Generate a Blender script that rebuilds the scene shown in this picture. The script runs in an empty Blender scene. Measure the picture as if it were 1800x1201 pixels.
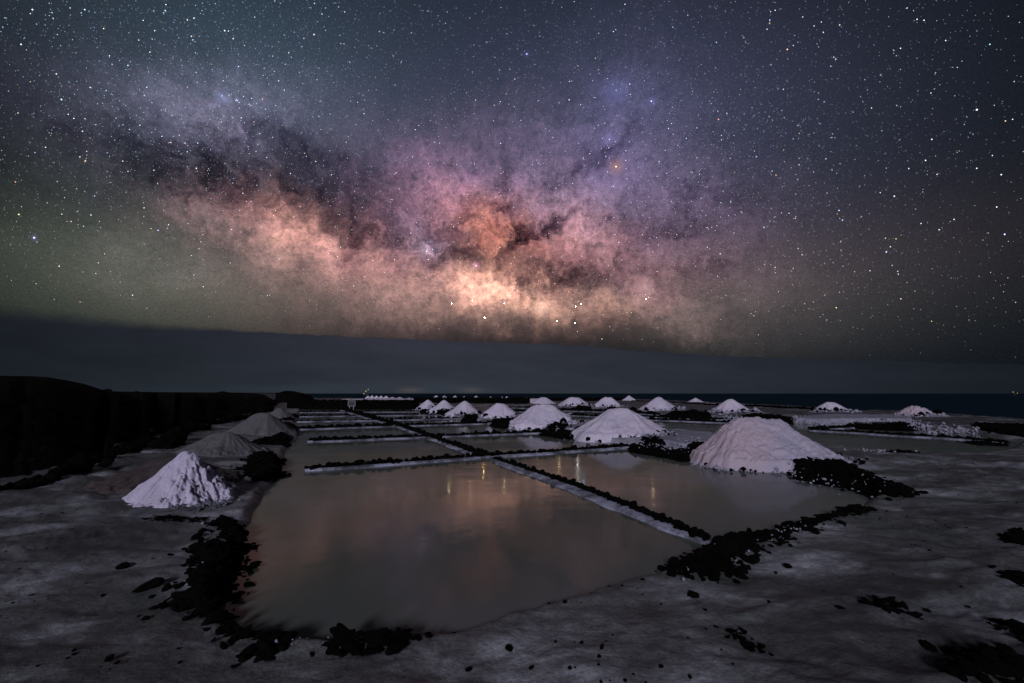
import bpy, math, random
import numpy as np
from mathutils import Vector
R = math.radians
random.seed(7); rng = np.random.default_rng(7)
sc = bpy.context.scene
col = sc.collection

# ------------------------------------------------------------------ camera
CAM_H = 1.6; FPX = 800.0; PITCH = math.atan(91/800.0)
cam = bpy.data.cameras.new('camera'); cam.lens = 16.0; cam.sensor_width = 36.0
cam.clip_start = 0.05; cam.clip_end = 30000
camo = bpy.data.objects.new('camera', cam); col.objects.link(camo)
camo.location = (0, 0, CAM_H); camo.rotation_euler = (math.pi/2 + PITCH, 0, 0)
sc.camera = camo

def ray(px, py):
    x = (px-900)/FPX; y = (600.5-py)/FPX
    d = np.array([x, math.cos(PITCH)-y*math.sin(PITCH), math.sin(PITCH)+y*math.cos(PITCH)])
    return d/np.linalg.norm(d)
def G(px, py, z=0.0):                      # where the line of sight meets the height z
    d = ray(px, py); t = (z-CAM_H)/d[2]
    return np.array([d[0]*t, d[1]*t])
def azel(px, py):
    d = ray(px, py)
    return math.degrees(math.atan2(d[0], d[1])), math.degrees(math.asin(d[2]))

# ------------------------------------------------------------------ light
SUN_EL, SUN_TRAVEL = 20.0, 13.0             # low light coming from behind and left
sun = bpy.data.lights.new('sun', 'SUN'); sun.energy = 1.85; sun.angle = R(10); sun.color = (0.86, 0.83, 1.0)
suno = bpy.data.objects.new('sun', sun); col.objects.link(suno)
dv = Vector((math.sin(R(SUN_TRAVEL))*math.cos(R(SUN_EL)), math.cos(R(SUN_TRAVEL))*math.cos(R(SUN_EL)), -math.sin(R(SUN_EL))))
suno.rotation_euler = dv.to_track_quat('-Z', 'Y').to_euler()
suno.location = (-8, -20, 10)
vs = sc.view_settings
vs.view_transform = 'Standard'; vs.look = 'None'; vs.exposure = 0; vs.gamma = 1; vs.use_curve_mapping = False

# ------------------------------------------------------------------ node helper
class NT:
    def __init__(s, nt): s.nt = nt; nt.nodes.clear()
    def n(s, t, **kw):
        o = s.nt.nodes.new(t)
        for k, v in kw.items(): setattr(o, k, v)
        return o
    def put(s, sock, v):
        if isinstance(v, bpy.types.NodeSocket): s.nt.links.new(v, sock)
        else: sock.default_value = v
    def m(s, op, a, b=None, c=None, clamp=False):
        o = s.n('ShaderNodeMath', operation=op, use_clamp=clamp); s.put(o.inputs[0], a)
        if b is not None: s.put(o.inputs[1], b)
        if c is not None: s.put(o.inputs[2], c)
        return o.outputs[0]
    def v(s, op, a, b=None, c=None, out=0):
        o = s.n('ShaderNodeVectorMath', operation=op); s.put(o.inputs[0], a)
        if b is not None:
            s.put(o.inputs[1], b)
        if c is not None: s.put(o.inputs[2], c)
        return o.outputs[out]
    def scale(s, a, f):
        o = s.n('ShaderNodeVectorMath', operation='SCALE'); s.put(o.inputs[0], a); s.put(o.inputs['Scale'], f)
        return o.outputs[0]
    def noise(s, vec, sc_, det=4, rough=0.5, dist=0.0, out='Fac', dims='3D'):
        o = s.n('ShaderNodeTexNoise', noise_dimensions=dims); s.put(o.inputs['Vector'], vec)
        o.inputs['Scale'].default_value = sc_; o.inputs['Detail'].default_value = det
        o.inputs['Roughness'].default_value = rough; o.inputs['Distortion'].default_value = dist
        return o.outputs[out]
    def mapr(s, f, a, b, c=0.0, d=1.0, smooth=True):
        o = s.n('ShaderNodeMapRange'); o.interpolation_type = 'SMOOTHSTEP' if smooth else 'LINEAR'
        for i, q in enumerate((f, a, b, c, d)): s.put(o.inputs[i], q)
        return o.outputs[0]
    def mix(s, f, a, b):
        o = s.n('ShaderNodeMix', data_type='RGBA'); s.put(o.inputs[0], f); s.put(o.inputs[6], a); s.put(o.inputs[7], b)
        return o.outputs[2]
    def mapping(s, vec, loc=(0,0,0), rot=(0,0,0), scl=(1,1,1), typ='POINT'):
        o = s.n('ShaderNodeMapping', vector_type=typ); s.put(o.inputs[0], vec)
        o.inputs[1].default_value = loc; o.inputs[2].default_value = rot; o.inputs[3].default_value = scl
        return o.outputs[0]
def lin(c):
    return tuple(((v/255)/12.92 if v/255 <= 0.04045 else ((v/255+0.055)/1.055)**2.4) for v in c)

# ------------------------------------------------------------------ night sky (world)
world = bpy.data.worlds.new('World'); sc.world = world; world.use_nodes = True
w = NT(world.node_tree)
tc = w.n('ShaderNodeTexCoord').outputs['Generated']
d = w.v('NORMALIZE', tc)
sp = w.n('ShaderNodeSeparateXYZ'); w.put(sp.inputs[0], d)
AZ = w.m('MULTIPLY', w.m('ARCTAN2', sp.outputs[0], sp.outputs[1]), 57.29578)
EL = w.m('MULTIPLY', w.m('ARCSINE', sp.outputs[2]), 57.29578)
cb = w.n('ShaderNodeCombineXYZ'); w.put(cb.inputs[0], AZ); w.put(cb.inputs[1], EL); P = cb.outputs[0]
n1 = w.noise(P, 0.11, 3, 0.55, out='Color'); n2 = w.noise(P, 0.42, 4, 0.6, out='Color')
WP = w.v('MULTIPLY_ADD', w.v('SUBTRACT', n1, (0.5,)*3), (4.5, 4.5, 0), P)
WP = w.v('MULTIPLY_ADD', w.v('SUBTRACT', n2, (0.5,)*3), (4.6, 4.6, 0), WP)
CH = [None]                                # keeps the blobs evaluated one after the other (the sky shader has little memory)
def gauss(px, py, sx, sy, rot=0, warp=True):
    a0, e0 = azel(px, py); a1, _ = azel(px+4, py); _, e1 = azel(px, py-4)
    kx = abs(a1-a0)/4; ky = abs(e1-e0)/4
    src = WP if warp else P
    if CH[0] is not None: src = w.v('ADD', src, w.scale(CH[0], 1e-9) if CH[0].type == 'VECTOR' else w.scale((1e-9,)*3, CH[0]))
    ix, iy = 1/(sx*kx), 1/(sy*ky)
    if rot == 0:
        v = w.v('MULTIPLY_ADD', src, (ix, iy, 0), (-a0*ix, -e0*iy, 0)); q = w.v('DOT_PRODUCT', v, v, out=1)
    else:
        c_, s_ = math.cos(R(rot)), math.sin(R(rot)); v = w.v('SUBTRACT', src, (a0, e0, 0))
        u1 = w.v('DOT_PRODUCT', v, (c_*ix, s_*ix, 0), out=1); u2 = w.v('DOT_PRODUCT', v, (-s_*iy, c_*iy, 0), out=1)
        q = w.m('MULTIPLY_ADD', u1, u1, w.m('MULTIPLY', u2, u2))
    return w.m('EXPONENT', w.m('MULTIPLY', q, -1.0))
def add(acc, g, c, amp=1.0):
    c = tuple(x*amp for x in lin(c)); CH[0] = w.v('ADD', w.scale(c, g), acc); return CH[0]
# wide soft sky tones
base = w.scale((0.0034, 0.0058, 0.0082), 1.0)
for (px, py, sx, sy, c, a) in [
    (430, 120, 330, 200, (44, 64, 74), .68), (800, 110, 430, 230, (50, 56, 74), .6), (1110, 220, 300, 190, (60, 62, 88), .5),
    (1400, 330, 300, 270, (46, 47, 60), .62), (560, 280, 420, 150, (68, 60, 74), .55), (210, 470, 300, 120, (48, 66, 52), .75),
    (890, 500, 430, 80, (114, 93, 92), .68), (1330, 550, 300, 90, (60, 60, 52), .42), (420, 535, 300, 80, (84, 74, 68), .55)]:
    base = add(base, gauss(px, py, sx, sy, 0, False), c, a)
# structured clouds of the Milky Way
cl = w.scale((0, 0, 0), 1.0); CLA = 0.66
for (px, py, sx, sy, rot, c, a) in [
    (380, 195, 170, 60, 12, (112, 112, 138), .85), (400, 240, 60, 36, -30, (120, 112, 130), .7), (1110, 230, 130, 150, 0, (100, 98, 132), .32),
    (1090, 180, 60, 60, 0, (88, 88, 140), .28), (880, 290, 200, 80, 0, (112, 96, 126), .7), (1140, 340, 130, 70, -20, (124, 106, 136), .6),
    (430, 362, 70, 30, -15, (158, 116, 114), .9), (350, 375, 60, 30, 0, (120, 96, 98), .8), (530, 400, 75, 46, -20, (206, 150, 132), 1.15),
    (480, 430, 120, 50, -10, (140, 112, 108), .8), (570, 445, 80, 40, -10, (170, 124, 118), .7), (640, 440, 60, 50, 0, (160, 112, 110), .8),
    (690, 470, 60, 50, 0, (168, 120, 116), .8), (750, 430, 46, 40, 0, (178, 150, 172), .9), (720, 400, 60, 30, 0, (132, 108, 132), .7),
    (800, 345, 80, 50, 0, (156, 108, 118), .9), (700, 350, 90, 36, 0, (120, 88, 104), .6), (860, 395, 62, 44, -10, (214, 138, 108), 1.1),
    (870, 425, 50, 24, 0, (204, 122, 98), .8), (960, 350, 80, 44, 0, (150, 122, 142), .8), (1010, 390, 70, 40, 0, (180, 136, 140), .9),
    (1040, 440, 70, 40, 0, (172, 124, 128), .85), (960, 440, 60, 40, 0, (182, 116, 106), .7), (880, 500, 80, 34, -5, (246, 184, 150), 1.35),
    (930, 525, 110, 34, -6, (214, 168, 146), .95), (800, 500, 80, 40, 0, (190, 138, 126), .9), (1120, 480, 80, 44, -20, (150, 108, 112), .8),
    (1140, 510, 46, 26, -30, (160, 118, 124), .4), (1200, 440, 110, 50, -20, (112, 84, 94), .6), (1180, 550, 90, 36, -20, (128, 112, 106), .6),
    (300, 460, 170, 60, 0, (84, 80, 80), .7), (720, 530, 160, 40, 0, (142, 118, 108), .7), (1330, 520, 120, 50, -20, (84, 74, 74), .5),
    (230, 300, 150, 60, 0, (60, 62, 66), .7), (1060, 540, 60, 24, 0, (188, 142, 124), .6), (760, 300, 130, 50, 0, (110, 80, 106), .6),
    (1250, 390, 120, 70, 0, (88, 76, 96), .6)]:
    cl = add(cl, gauss(px, py, sx*1.08, sy*1.08, rot), c, a*CLA)
tex = w.noise(WP, 0.30, 7, 0.68, 0.25)
tex = w.mapr(w.m('MULTIPLY_ADD', w.noise(P, 1.3, 6, 0.68), 0.45, w.m('MULTIPLY', tex, 0.62)), 0.40, 0.67, 0.26, 1.62, False)
sky = w.v('ADD', w.scale(w.v('MULTIPLY', cl, (1.04, 0.965, 0.97)), tex), base)
# dust lanes that hide the glow
du = w.m('ADD', 0.0, 0.0)
for (px, py, sx, sy, rot, a) in [
    (960, 398, 56, 10, 26, 1.5), (905, 412, 40, 26, 0, 1.6), (885, 335, 13, 45, 8, 1.0), (880, 370, 40, 16, 0, .7), (1010, 300, 100, 10, 24, .7),
    (1060, 262, 60, 14, 4, .5), (830, 445, 60, 16, -10, 1.0), (960, 475, 70, 30, 0, 1.1), (930, 505, 40, 22, 0, .7), (1020, 490, 80, 24, 0, .9),
    (790, 400, 40, 26, 0, .9), (760, 460, 26, 34, 0, .8), (800, 455, 60, 14, 0, .8), (632, 440, 14, 46, 0, 1.0), (680, 420, 60, 24, 0, .7),
    (640, 370, 110, 34, -6, .7), (500, 330, 150, 30, 0, .7), (350, 300, 130, 46, 0, .8), (470, 250, 100, 40, 0, .7), (600, 290, 120, 40, 0, .5),
    (590, 390, 40, 20, 0, .6), (1180, 400, 90, 26, -12, .7), (1250, 350, 90, 24, -20, .5), (1220, 470, 80, 20, -8, .7), (340, 340, 60, 20, 0, .6),
    (1100, 440, 30, 40, 0, .5), (700, 480, 20, 40, 0, .5), (820, 380, 16, 30, 0, .5), (250, 250, 120, 40, 0, .5)]:
    du = w.m('MULTIPLY_ADD', gauss(px, py, sx, sy, rot), a, du); CH[0] = du
dn = w.mapr(w.noise(WP, 0.42, 6, 0.68, 0.3), 0.36, 0.64, 0.15, 1.75, False)
dust = w.m('MULTIPLY', du, dn)
# fine smoky filaments everywhere in the band
band_g = gauss(800, 410, 560, 150, -4, False)
fil = w.mapr(w.noise(WP, 0.6, 6, 0.7, 0.5), 0.5, 0.72, 0.0, 0.75)
dust = w.m('MULTIPLY_ADD', fil, w.m('MULTIPLY', band_g, 1.25), dust)
tr = w.v('MULTIPLY', (-0.84, -0.87, -0.76), dust)
st = w.n('ShaderNodeSeparateXYZ'); w.put(st.inputs[0], tr)
ct = w.n('ShaderNodeCombineXYZ')
for i in range(3): w.put(ct.inputs[i], w.m('EXPONENT', st.outputs[i]))
sky = w.v('MULTIPLY', sky, ct.outputs[0])
# grain of unresolved stars
gr = w.mapr(w.noise(P, 5.0, 3, 0.85), 0.3, 0.72, 0.74, 1.36, False)
sky = w.scale(sky, gr)
# a few small glows round bright stars and clusters
for (px, py, s, c, a) in [(1083, 293, 12, (190, 130, 90), .4), (1085, 300, 60, (100, 84, 130), .25), (1145, 178, 8, (130, 130, 210), .2), (1082, 160, 22, (90, 90, 150), .3),
                       (750, 438, 12, (190, 170, 200), .35), (836, 466, 5, (220, 150, 200), .5), (392, 172, 9, (110, 120, 170), .5), (952, 543, 10, (220, 180, 160), .5),
                       (60, 418, 5, (140, 140, 220), .2), (926, 95, 5, (100, 100, 190), .2), (1134, 508, 10, (200, 170, 170), .15), (1070, 245, 10, (110, 100, 160), .4)]:
    sky = add(sky, gauss(px, py, s, s, 0, False), c, a)
# bank of marine cloud along the horizon with its sloping top
edge = [(-1400, 470), (-300, 530), (0, 552), (110, 560), (230, 571), (400, 581), (640, 593), (900, 603.5), (1040, 609), (1100, 616), (1300, 627), (1800, 641), (2300, 655)]
ea = [azel(max(x, -3000), y) for x, y in edge]
A0, A1, E0 = -75.0, 75.0, 12.0
fc = w.n('ShaderNodeFloatCurve'); cu = fc.mapping.curves[0]
pts = [((a-A0)/(A1-A0), e/E0) for a, e in ea if A0 < a < A1]
pts = [(0.0, pts[0][1]+0.03)] + pts + [(1.0, pts[-1][1])]
cu.points[0].location = pts[0]; cu.points[1].location = pts[-1]
for p_ in pts[1:-1]: cu.points.new(*p_)
for p_ in cu.points: p_.handle_type = 'AUTO'
fc.mapping.update()
w.put(fc.inputs['Value'], w.mapr(AZ, A0, A1, 0, 1, False))
EE = w.m('MULTIPLY', fc.outputs[0], E0)
soft = w.mapr(AZ, -50, -25, 1.0, 0.10)
wob = w.m('MULTIPLY', w.m('SUBTRACT', w.noise(P, 0.55, 4, 0.6), 0.5), 0.55)
dE = w.m('ADD', w.m('SUBTRACT', EL, EE), wob)
above = w.mapr(dE, w.m('MULTIPLY', soft, -0.8), soft)
bank = w.scale((0.0042, 0.0066, 0.0092), 1.0)
for (px, py, sx, sy, c, a) in [(820, 650, 520, 90, (51, 53, 62), .72), (760, 600, 420, 24, (44, 38, 52), .35), (700, 689, 500, 16, (40, 52, 58), .3), (1400, 660, 380, 60, (28, 30, 38), .5)]:
    bank = add(bank, gauss(px, py, sx, sy, 0, False), c, a)
for (px, c) in [(720, (96, 74, 60)), (828, (90, 72, 62))]:
    bank = add(bank, gauss(px, 686, 20, 5, 0, False), c, .25)
bn = w.mapr(w.noise(w.mapping(P, (0, 0, 0), (0, 0, 0), (0.10, 0.5, 1)), 1.0, 5, 0.6), 0.3, 0.7, 0.86, 1.14, False)
bank = w.scale(bank, bn)
sky = w.mix(above, bank, sky)
# under the horizon: only dark
sky = w.mix(w.mapr(EL, -1.5, -0.2), (0.003, 0.005, 0.007, 1), sky)
bg = w.n('ShaderNodeBackground'); w.put(bg.inputs[0], sky); bg.inputs[1].default_value = 1.0
w.nt.links.new(bg.outputs[0], w.n('ShaderNodeOutputWorld').inputs[0])
world.cycles.sampling_method = 'MANUAL'; world.cycles.sample_map_resolution = 512

# ------------------------------------------------------------------ materials
def mat(name):
    m = bpy.data.materials.new(name); m.use_nodes = True
    s = NT(m.node_tree); b = s.n('ShaderNodeBsdfPrincipled')
    s.nt.links.new(b.outputs[0], s.n('ShaderNodeOutputMaterial').inputs[0])
    return m, s, b
def bump(s, b, h, dist, strength=1.0):
    o = s.n('ShaderNodeBump'); s.put(o.inputs['Height'], h); o.inputs['Distance'].default_value = dist; o.inputs['Strength'].default_value = strength
    s.nt.links.new(o.outputs[0], b.inputs['Normal'])
def pos(s): return s.n('ShaderNodeNewGeometry').outputs['Position']

def salt_mat(name, c1, c2, speck=0.5, warm=None):
    m, s, b = mat(name); p = pos(s)
    f = s.noise(p, 1.3, 5, 0.6)
    c = s.mix(s.mapr(f, 0.35, 0.65), (*c1, 1), (*c2, 1))
    if warm:
        c = s.mix(s.mapr(s.noise(p, 0.35, 3, 0.5), 0.42, 0.6), c, (*warm, 1))
    dk = s.mapr(s.noise(p, 14, 4, 0.7), 0.28, 0.40, 0, 1)
    c = s.mix(dk, tuple(x*speck for x in c2)+(1,), c)
    s.put(b.inputs['Base Color'], c); b.inputs['Roughness'].default_value = 0.85; b.inputs['Specular IOR Level'].default_value = 0.25
    h = s.m('ADD', s.noise(p, 9, 5, 0.65), s.m('MULTIPLY', s.noise(p, 45, 4, 0.7), 0.45))
    bump(s, b, h, 0.035, 0.9)
    return m
M_SALT = salt_mat('fresh salt', (0.70, 0.63, 0.74), (0.58, 0.54, 0.66), 0.7)
M_SALT_NEAR = salt_mat('coarse salt', (0.50, 0.45, 0.53), (0.42, 0.40, 0.50), 0.62, warm=(0.54, 0.44, 0.49))  # darker tone carries the uneven light falloff on the broad heap
M_SALT_LIT = salt_mat('lumpy salt', (0.66, 0.60, 0.76), (0.52, 0.48, 0.60), 0.55)
M_DULL = salt_mat('weathered grey salt', (0.13, 0.13, 0.135), (0.11, 0.11, 0.115), 0.8)  # weaker lamplight on the left bank put into the salt colour
M_BROWN = salt_mat('old brownish salt', (0.075, 0.054, 0.052), (0.055, 0.05, 0.052), 0.8)  # shade on the flank of the lamplit left heap, put into the colour

def rock_mat():
    m, s, b = mat('black lava rock'); p = pos(s)
    c = s.mix(s.mapr(s.noise(p, 3, 4, 0.6), 0.4, 0.7), (0.0018, 0.0018, 0.0017, 1), (0.0035, 0.004, 0.003, 1))
    s.put(b.inputs['Base Color'], c); b.inputs['Roughness'].default_value = 0.95; b.inputs['Specular IOR Level'].default_value = 0.05
    bump(s, b, s.noise(p, 30, 5, 0.7), 0.02)
    return m
M_ROCK = rock_mat()

def ground_mat():
    m, s, b = mat('salt crust'); p = pos(s)
    wv = s.v('MULTIPLY_ADD', s.v('SUBTRACT', s.noise(p, 0.6, 3, 0.5, out='Color'), (.5,)*3), (1.4, 1.4, 0), p)
    st = s.noise(s.mapping(wv, (0, 0, 0), (0, 0, R(-14)), (0.7, 1.7, 1)), 0.9, 8, 0.66, 0.15)   # wind-drawn streaks
    pt = s.noise(wv, 0.42, 4, 0.55)
    dark = (0.068, 0.072, 0.070, 1); mid = (0.122, 0.122, 0.126, 1); pale = (0.42, 0.435, 0.48, 1)
    c = s.mix(s.mapr(pt, 0.36, 0.62), dark, mid)
    k = s.m('MULTIPLY', s.mapr(st, 0.42, 0.66), s.mapr(s.noise(p, 0.55, 6, 0.65), 0.38, 0.62, 0.04, 1.0))
    c = s.mix(k, c, pale)
    gn = s.mapr(s.noise(p, 0.8, 3, 0.5), 0.52, 0.7, 0, 0.55)
    c = s.mix(gn, c, (0.075, 0.095, 0.078, 1))
    nr = s.n('ShaderNodeAttribute', attribute_name='near_pan').outputs['Fac']
    c = s.scale(c, s.m('MULTIPLY_ADD', nr, 0.75, 0.48))  # crust whiter near the pans; corner darkening also put into this tone
    mott = s.m('MULTIPLY', s.mapr(s.noise(p, 7, 6, 0.7), 0.3, 0.7, 0.62, 1.35, False), s.mapr(s.noise(p, 38, 5, 0.8), 0.32, 0.68, 0.66, 1.38, False))
    c = s.scale(c, mott)
    at = s.n('ShaderNodeAttribute', attribute_name='fresh').outputs['Fac']
    fk = s.m('MULTIPLY', at, s.mapr(s.noise(p, 2.2, 5, 0.65), 0.25, 0.6, 0.35, 1.0))
    c = s.mix(fk, c, (0.60, 0.58, 0.70, 1))
    bed = s.n('ShaderNodeAttribute', attribute_name='pan').outputs['Fac']
    c = s.mix(bed, c, (0.12, 0.125, 0.145, 1))
    s.put(b.inputs['Base Color'], c)
    s.put(b.inputs['Roughness'], s.mapr(pt, 0.3, 0.7, 0.55, 0.85)); b.inputs['Specular IOR Level'].default_value = 0.3
    h = s.m('ADD', s.noise(p, 5, 6, 0.62), s.m('MULTIPLY', s.noise(p, 30, 5, 0.7), 0.3))
    h = s.m('ADD', h, s.m('MULTIPLY', st, 0.8))
    bump(s, b, h, 0.04, 0.6)
    return m
M_GROUND = ground_mat()

def crust_mat():
    m, s, b = mat('salt ledge'); p = pos(s)
    c = s.mix(s.mapr(s.noise(p, 1.3, 6, 0.72), 0.40, 0.62), (0.075, 0.08, 0.10, 1), (0.40, 0.41, 0.53, 1))
    s.put(b.inputs['Base Color'], c); b.inputs['Roughness'].default_value = 0.75
    bump(s, b, s.noise(p, 25, 5, 0.7), 0.02)
    return m
M_LEDGE = crust_mat()

def water_mat():
    m, s, b = mat('murky brine'); p = pos(s)
    pt = s.noise(p, 0.35, 4, 0.5, 0.8)
    c = s.mix(s.mapr(pt, 0.38, 0.66), (0.094, 0.112, 0.088, 1), (0.120, 0.134, 0.132, 1))
    c = s.mix(s.mapr(s.noise(p, 0.9, 5, 0.6, 1.5), 0.62, 0.74, 0, 0.35), c, (0.165, 0.165, 0.175, 1))
    b.inputs['Specular IOR Level'].default_value = 0.06
    s.put(b.inputs['Base Color'], c); b.inputs['IOR'].default_value = 1.33
    s.put(b.inputs['Roughness'], s.mapr(s.noise(p, 0.6, 3, 0.5), 0.35, 0.7, 0.06, 0.13))
    bump(s, b, s.noise(p, 1.4, 3, 0.5), 0.004)
    return m
M_WATER = water_mat()
def sea_mat():
    m, s, b = mat('sea'); p = pos(s)
    b.inputs['Base Color'].default_value = (0.013, 0.024, 0.034, 1); b.inputs['Roughness'].default_value = 0.32; b.inputs['IOR'].default_value = 1.33
    b.inputs['Specular IOR Level'].default_value = 0.0; b.inputs['IOR'].default_value = 1.05
    bump(s, b, s.noise(s.mapping(p, (0,0,0), (0,0,0), (0.05, 0.12, 0.1)), 1.0, 5, 0.6), 0.6)
    return m
M_SEA = sea_mat()
def plain(name, c, rough=0.8):
    m, s, b = mat(name); p = pos(s)
    k = s.mapr(s.noise(p, 6, 4, 0.6), 0.3, 0.7, 0.75, 1.2, False)
    s.put(b.inputs['Base Color'], s.scale(c, k)); b.inputs['Roughness'].default_value = rough
    return m

# ------------------------------------------------------------------ numpy noise
def _h(ix, iy, seed):
    n = (ix.astype(np.int64)*374761393 + iy.astype(np.int64)*668265263 + seed*974634777) & 0x7fffffff
    n = ((n ^ (n >> 13))*1274126177) & 0x7fffffff
    return ((n ^ (n >> 16)) & 0xffff)/65535.0
def vnoise(x, y, seed=0):
    ix = np.floor(x); iy = np.floor(y); fx = x-ix; fy = y-iy
    fx = fx*fx*(3-2*fx); fy = fy*fy*(3-2*fy)
    a = _h(ix, iy, seed); b = _h(ix+1, iy, seed); c = _h(ix, iy+1, seed); e = _h(ix+1, iy+1, seed)
    return a+(b-a)*fx+(c-a)*fy+(a-b-c+e)*fx*fy
def fbm(x, y, octv=4, seed=0, gain=0.5):
    s = np.zeros_like(x, dtype=float); a = 1.0; t = 0
    for k in range(octv):
        s += a*vnoise(x*2**k+17.3*k, y*2**k-9.1*k, seed+k); t += a; a *= gain
    return s/t-0.5                                     # about -0.5 .. 0.5
def sstep(a, b, x):
    t = np.clip((x-a)/(b-a), 0, 1); return t*t*(3-2*t)
def polydist(px, py, poly):                            # signed distance, > 0 inside
    n = len(poly); dmin = np.full(px.shape, 1e9); ins = np.zeros(px.shape, bool)
    for i in range(n):
        x1, y1 = poly[i]; x2, y2 = poly[(i+1) % n]
        ex, ey = x2-x1, y2-y1; L = ex*ex+ey*ey+1e-12
        t = np.clip(((px-x1)*ex+(py-y1)*ey)/L, 0, 1)
        dmin = np.minimum(dmin, (px-x1-t*ex)**2+(py-y1-t*ey)**2)
        c = ((y1 > py) != (y2 > py)) & (px < (x2-x1)*(py-y1)/((y2-y1) if abs(y2-y1) > 1e-12 else 1e-12)+x1)
        ins ^= c
    dd = np.sqrt(dmin); return np.where(ins, dd, -dd)

# ------------------------------------------------------------------ mesh helpers
def mesh_obj(name, V, F, material, parent=None, smooth=True, link=True, me_only=False):
    me = bpy.data.meshes.new(name)
    V = np.asarray(V, dtype=np.float32)
    F = np.asarray(F, dtype=np.int32)
    k = F.shape[1]
    me.vertices.add(len(V)); me.vertices.foreach_set('co', V.ravel())
    me.loops.add(F.size); me.loops.foreach_set('vertex_index', F.ravel())
    me.polygons.add(len(F)); me.polygons.foreach_set('loop_start', np.arange(0, F.size, k, dtype=np.int32))
    try: me.polygons.foreach_set('loop_total', np.full(len(F), k, dtype=np.int32))
    except Exception: pass
    me.update(calc_edges=True)
    me.polygons.foreach_set('use_smooth', np.full(len(F), smooth, dtype=bool))
    me.materials.append(material)
    if me_only: return me
    o = bpy.data.objects.new(name, me); col.objects.link(o)
    if parent: o.parent = parent
    return o
def tag(o, label=None, cat=None, group=None, kind=None):
    if label: o['label'] = label
    if cat: o['category'] = cat
    if group: o['group'] = group
    if kind: o['kind'] = kind
    return o
def empty(name, loc, label, cat, group=None):
    o = bpy.data.objects.new(name, None); col.objects.link(o); o.location = loc; o.empty_display_size = 0.3
    return tag(o, label, cat, group)
def grid_faces(nr, nc, wrap=False):
    i, j = np.meshgrid(np.arange(nr-1), np.arange(nc if wrap else nc-1), indexing='ij')
    j2 = (j+1) % nc
    return np.stack([i*nc+j, i*nc+j2, (i+1)*nc+j2, (i+1)*nc+j], -1).reshape(-1, 4)
def ico(sub):
    import bmesh
    bm = bmesh.new(); bmesh.ops.create_icosphere(bm, subdivisions=sub, radius=1.0)
    V = np.array([v.co[:] for v in bm.verts]); F = np.array([[v.index for v in f.verts] for f in bm.faces]); bm.free()
    return V, F
ICO1, ICO2 = ico(1), ico(2)
def stone_shape(seed, base, jag=0.30, flat=0.7):
    r = np.random.default_rng(seed); V, F = base; V = V.copy()
    for _ in range(5):                                # a few cleaved faces
        n = r.normal(size=3); n /= np.linalg.norm(n); dd = r.uniform(0.62, 0.9)
        k = V@n; V -= np.outer(np.clip(k-dd, 0, None), n)
    V *= 1+r.uniform(-jag, jag, (len(V), 1))*0.5
    return V*np.array([1, r.uniform(.7, .95), flat*r.uniform(.75, 1.1)]), F
STONES = []
for i in range(9):
    V, F = stone_shape(100+i, ICO2); STONES.append(mesh_obj('stone', V, F, M_ROCK, smooth=False, me_only=True))
CLODS = []
def put_stone(parent, x, y, z, s, r, name='stone', meshes=STONES):
    o = bpy.data.objects.new(name, meshes[r.integers(len(meshes))]); col.objects.link(o)
    o.parent = parent
    px, py, pz = parent.location if parent else (0, 0, 0)
    o.location = (x-px, y-py, z-pz); o.scale = (s*r.uniform(.8, 1.3), s*r.uniform(.8, 1.15), s*r.uniform(.8, 1.2))
    o.rotation_euler = (r.uniform(-.5, .5), r.uniform(-.5, .5), r.uniform(0, 6.28))
    return o
def many(name, P_, S_, material, seed, base=ICO1, jag=0.3, flat=0.75, parent=None):   # joined loose pieces
    r = np.random.default_rng(seed); n = len(P_)
    shapes = [stone_shape(seed*7+k, base, jag, flat)[0] for k in range(6)]; F0 = base[1]; nv = len(base[0])
    V = np.empty((n, nv, 3)); 
    for i in range(n):
        s = shapes[r.integers(6)]; a = r.uniform(0, 6.28); ca, sa = math.cos(a), math.sin(a)
        q = s*S_[i]*r.uniform(.8, 1.25, 3)
        V[i, :, 0] = q[:, 0]*ca-q[:, 1]*sa; V[i, :, 1] = q[:, 0]*sa+q[:, 1]*ca; V[i, :, 2] = q[:, 2]
    V += np.asarray(P_)[:, None, :]
    if parent is not None: V -= np.array(parent.location)
    F = (F0[None]+np.arange(n)[:, None, None]*nv).reshape(-1, 3)
    return mesh_obj(name, V.reshape(-1, 3), F, material, parent, smooth=False)

# ------------------------------------------------------------------ plan of the salt works (traced on the ground)
K1 = [(600,1122),(520,1120),(470,1108),(430,1090),(404,1066),(398,1035),(416,1000),(432,970),(446,935),(466,885),(485,850),(500,825),(508,790),(514,765),(520,745),(526,728),(530,719.5),
      (738,719.5),(748,722),(762,727),(792,734),(830,740),(862,748),(897,749),(945,756),(1003,763),(1012,768),(1067,778),(1087,781),(1110,782),(1143,787),(1177,793),(1209,798),
      (1247,808),(1293,820),(1352,828),(1391,832),(1417,835),(1457,842),(1487,849),(1512,855),(1530,866),(1519,879),(1506,889),(1460,907),(1400,928),(1340,947),(1285,957),
      (1240,970),(1190,992),(1150,1006),(1085,1024),(1000,1046),(940,1063),(870,1080),(830,1096),(790,1108),(740,1113),(680,1120)]
K2 = [(850,712.5),(940,714.5),(985,718),(1060,720),(1130,726),(1180,730),(1240,733),(1300,738),(1400,741),(1480,745),(1560,750),(1612,755),(1700,758),(1735,766),(1792,777),(1765,793),(1718,800),
      (1613,799),(1511,793),(1462,786),(1430,772),(1380,768),(1290,768),(1255,763),(1200,757),(1150,753),(1080,746),(1020,738),(960,733),(920,730),(880,722)]
K1w = [G(*p) for p in K1]; K2w = [G(*p) for p in K2]
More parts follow.
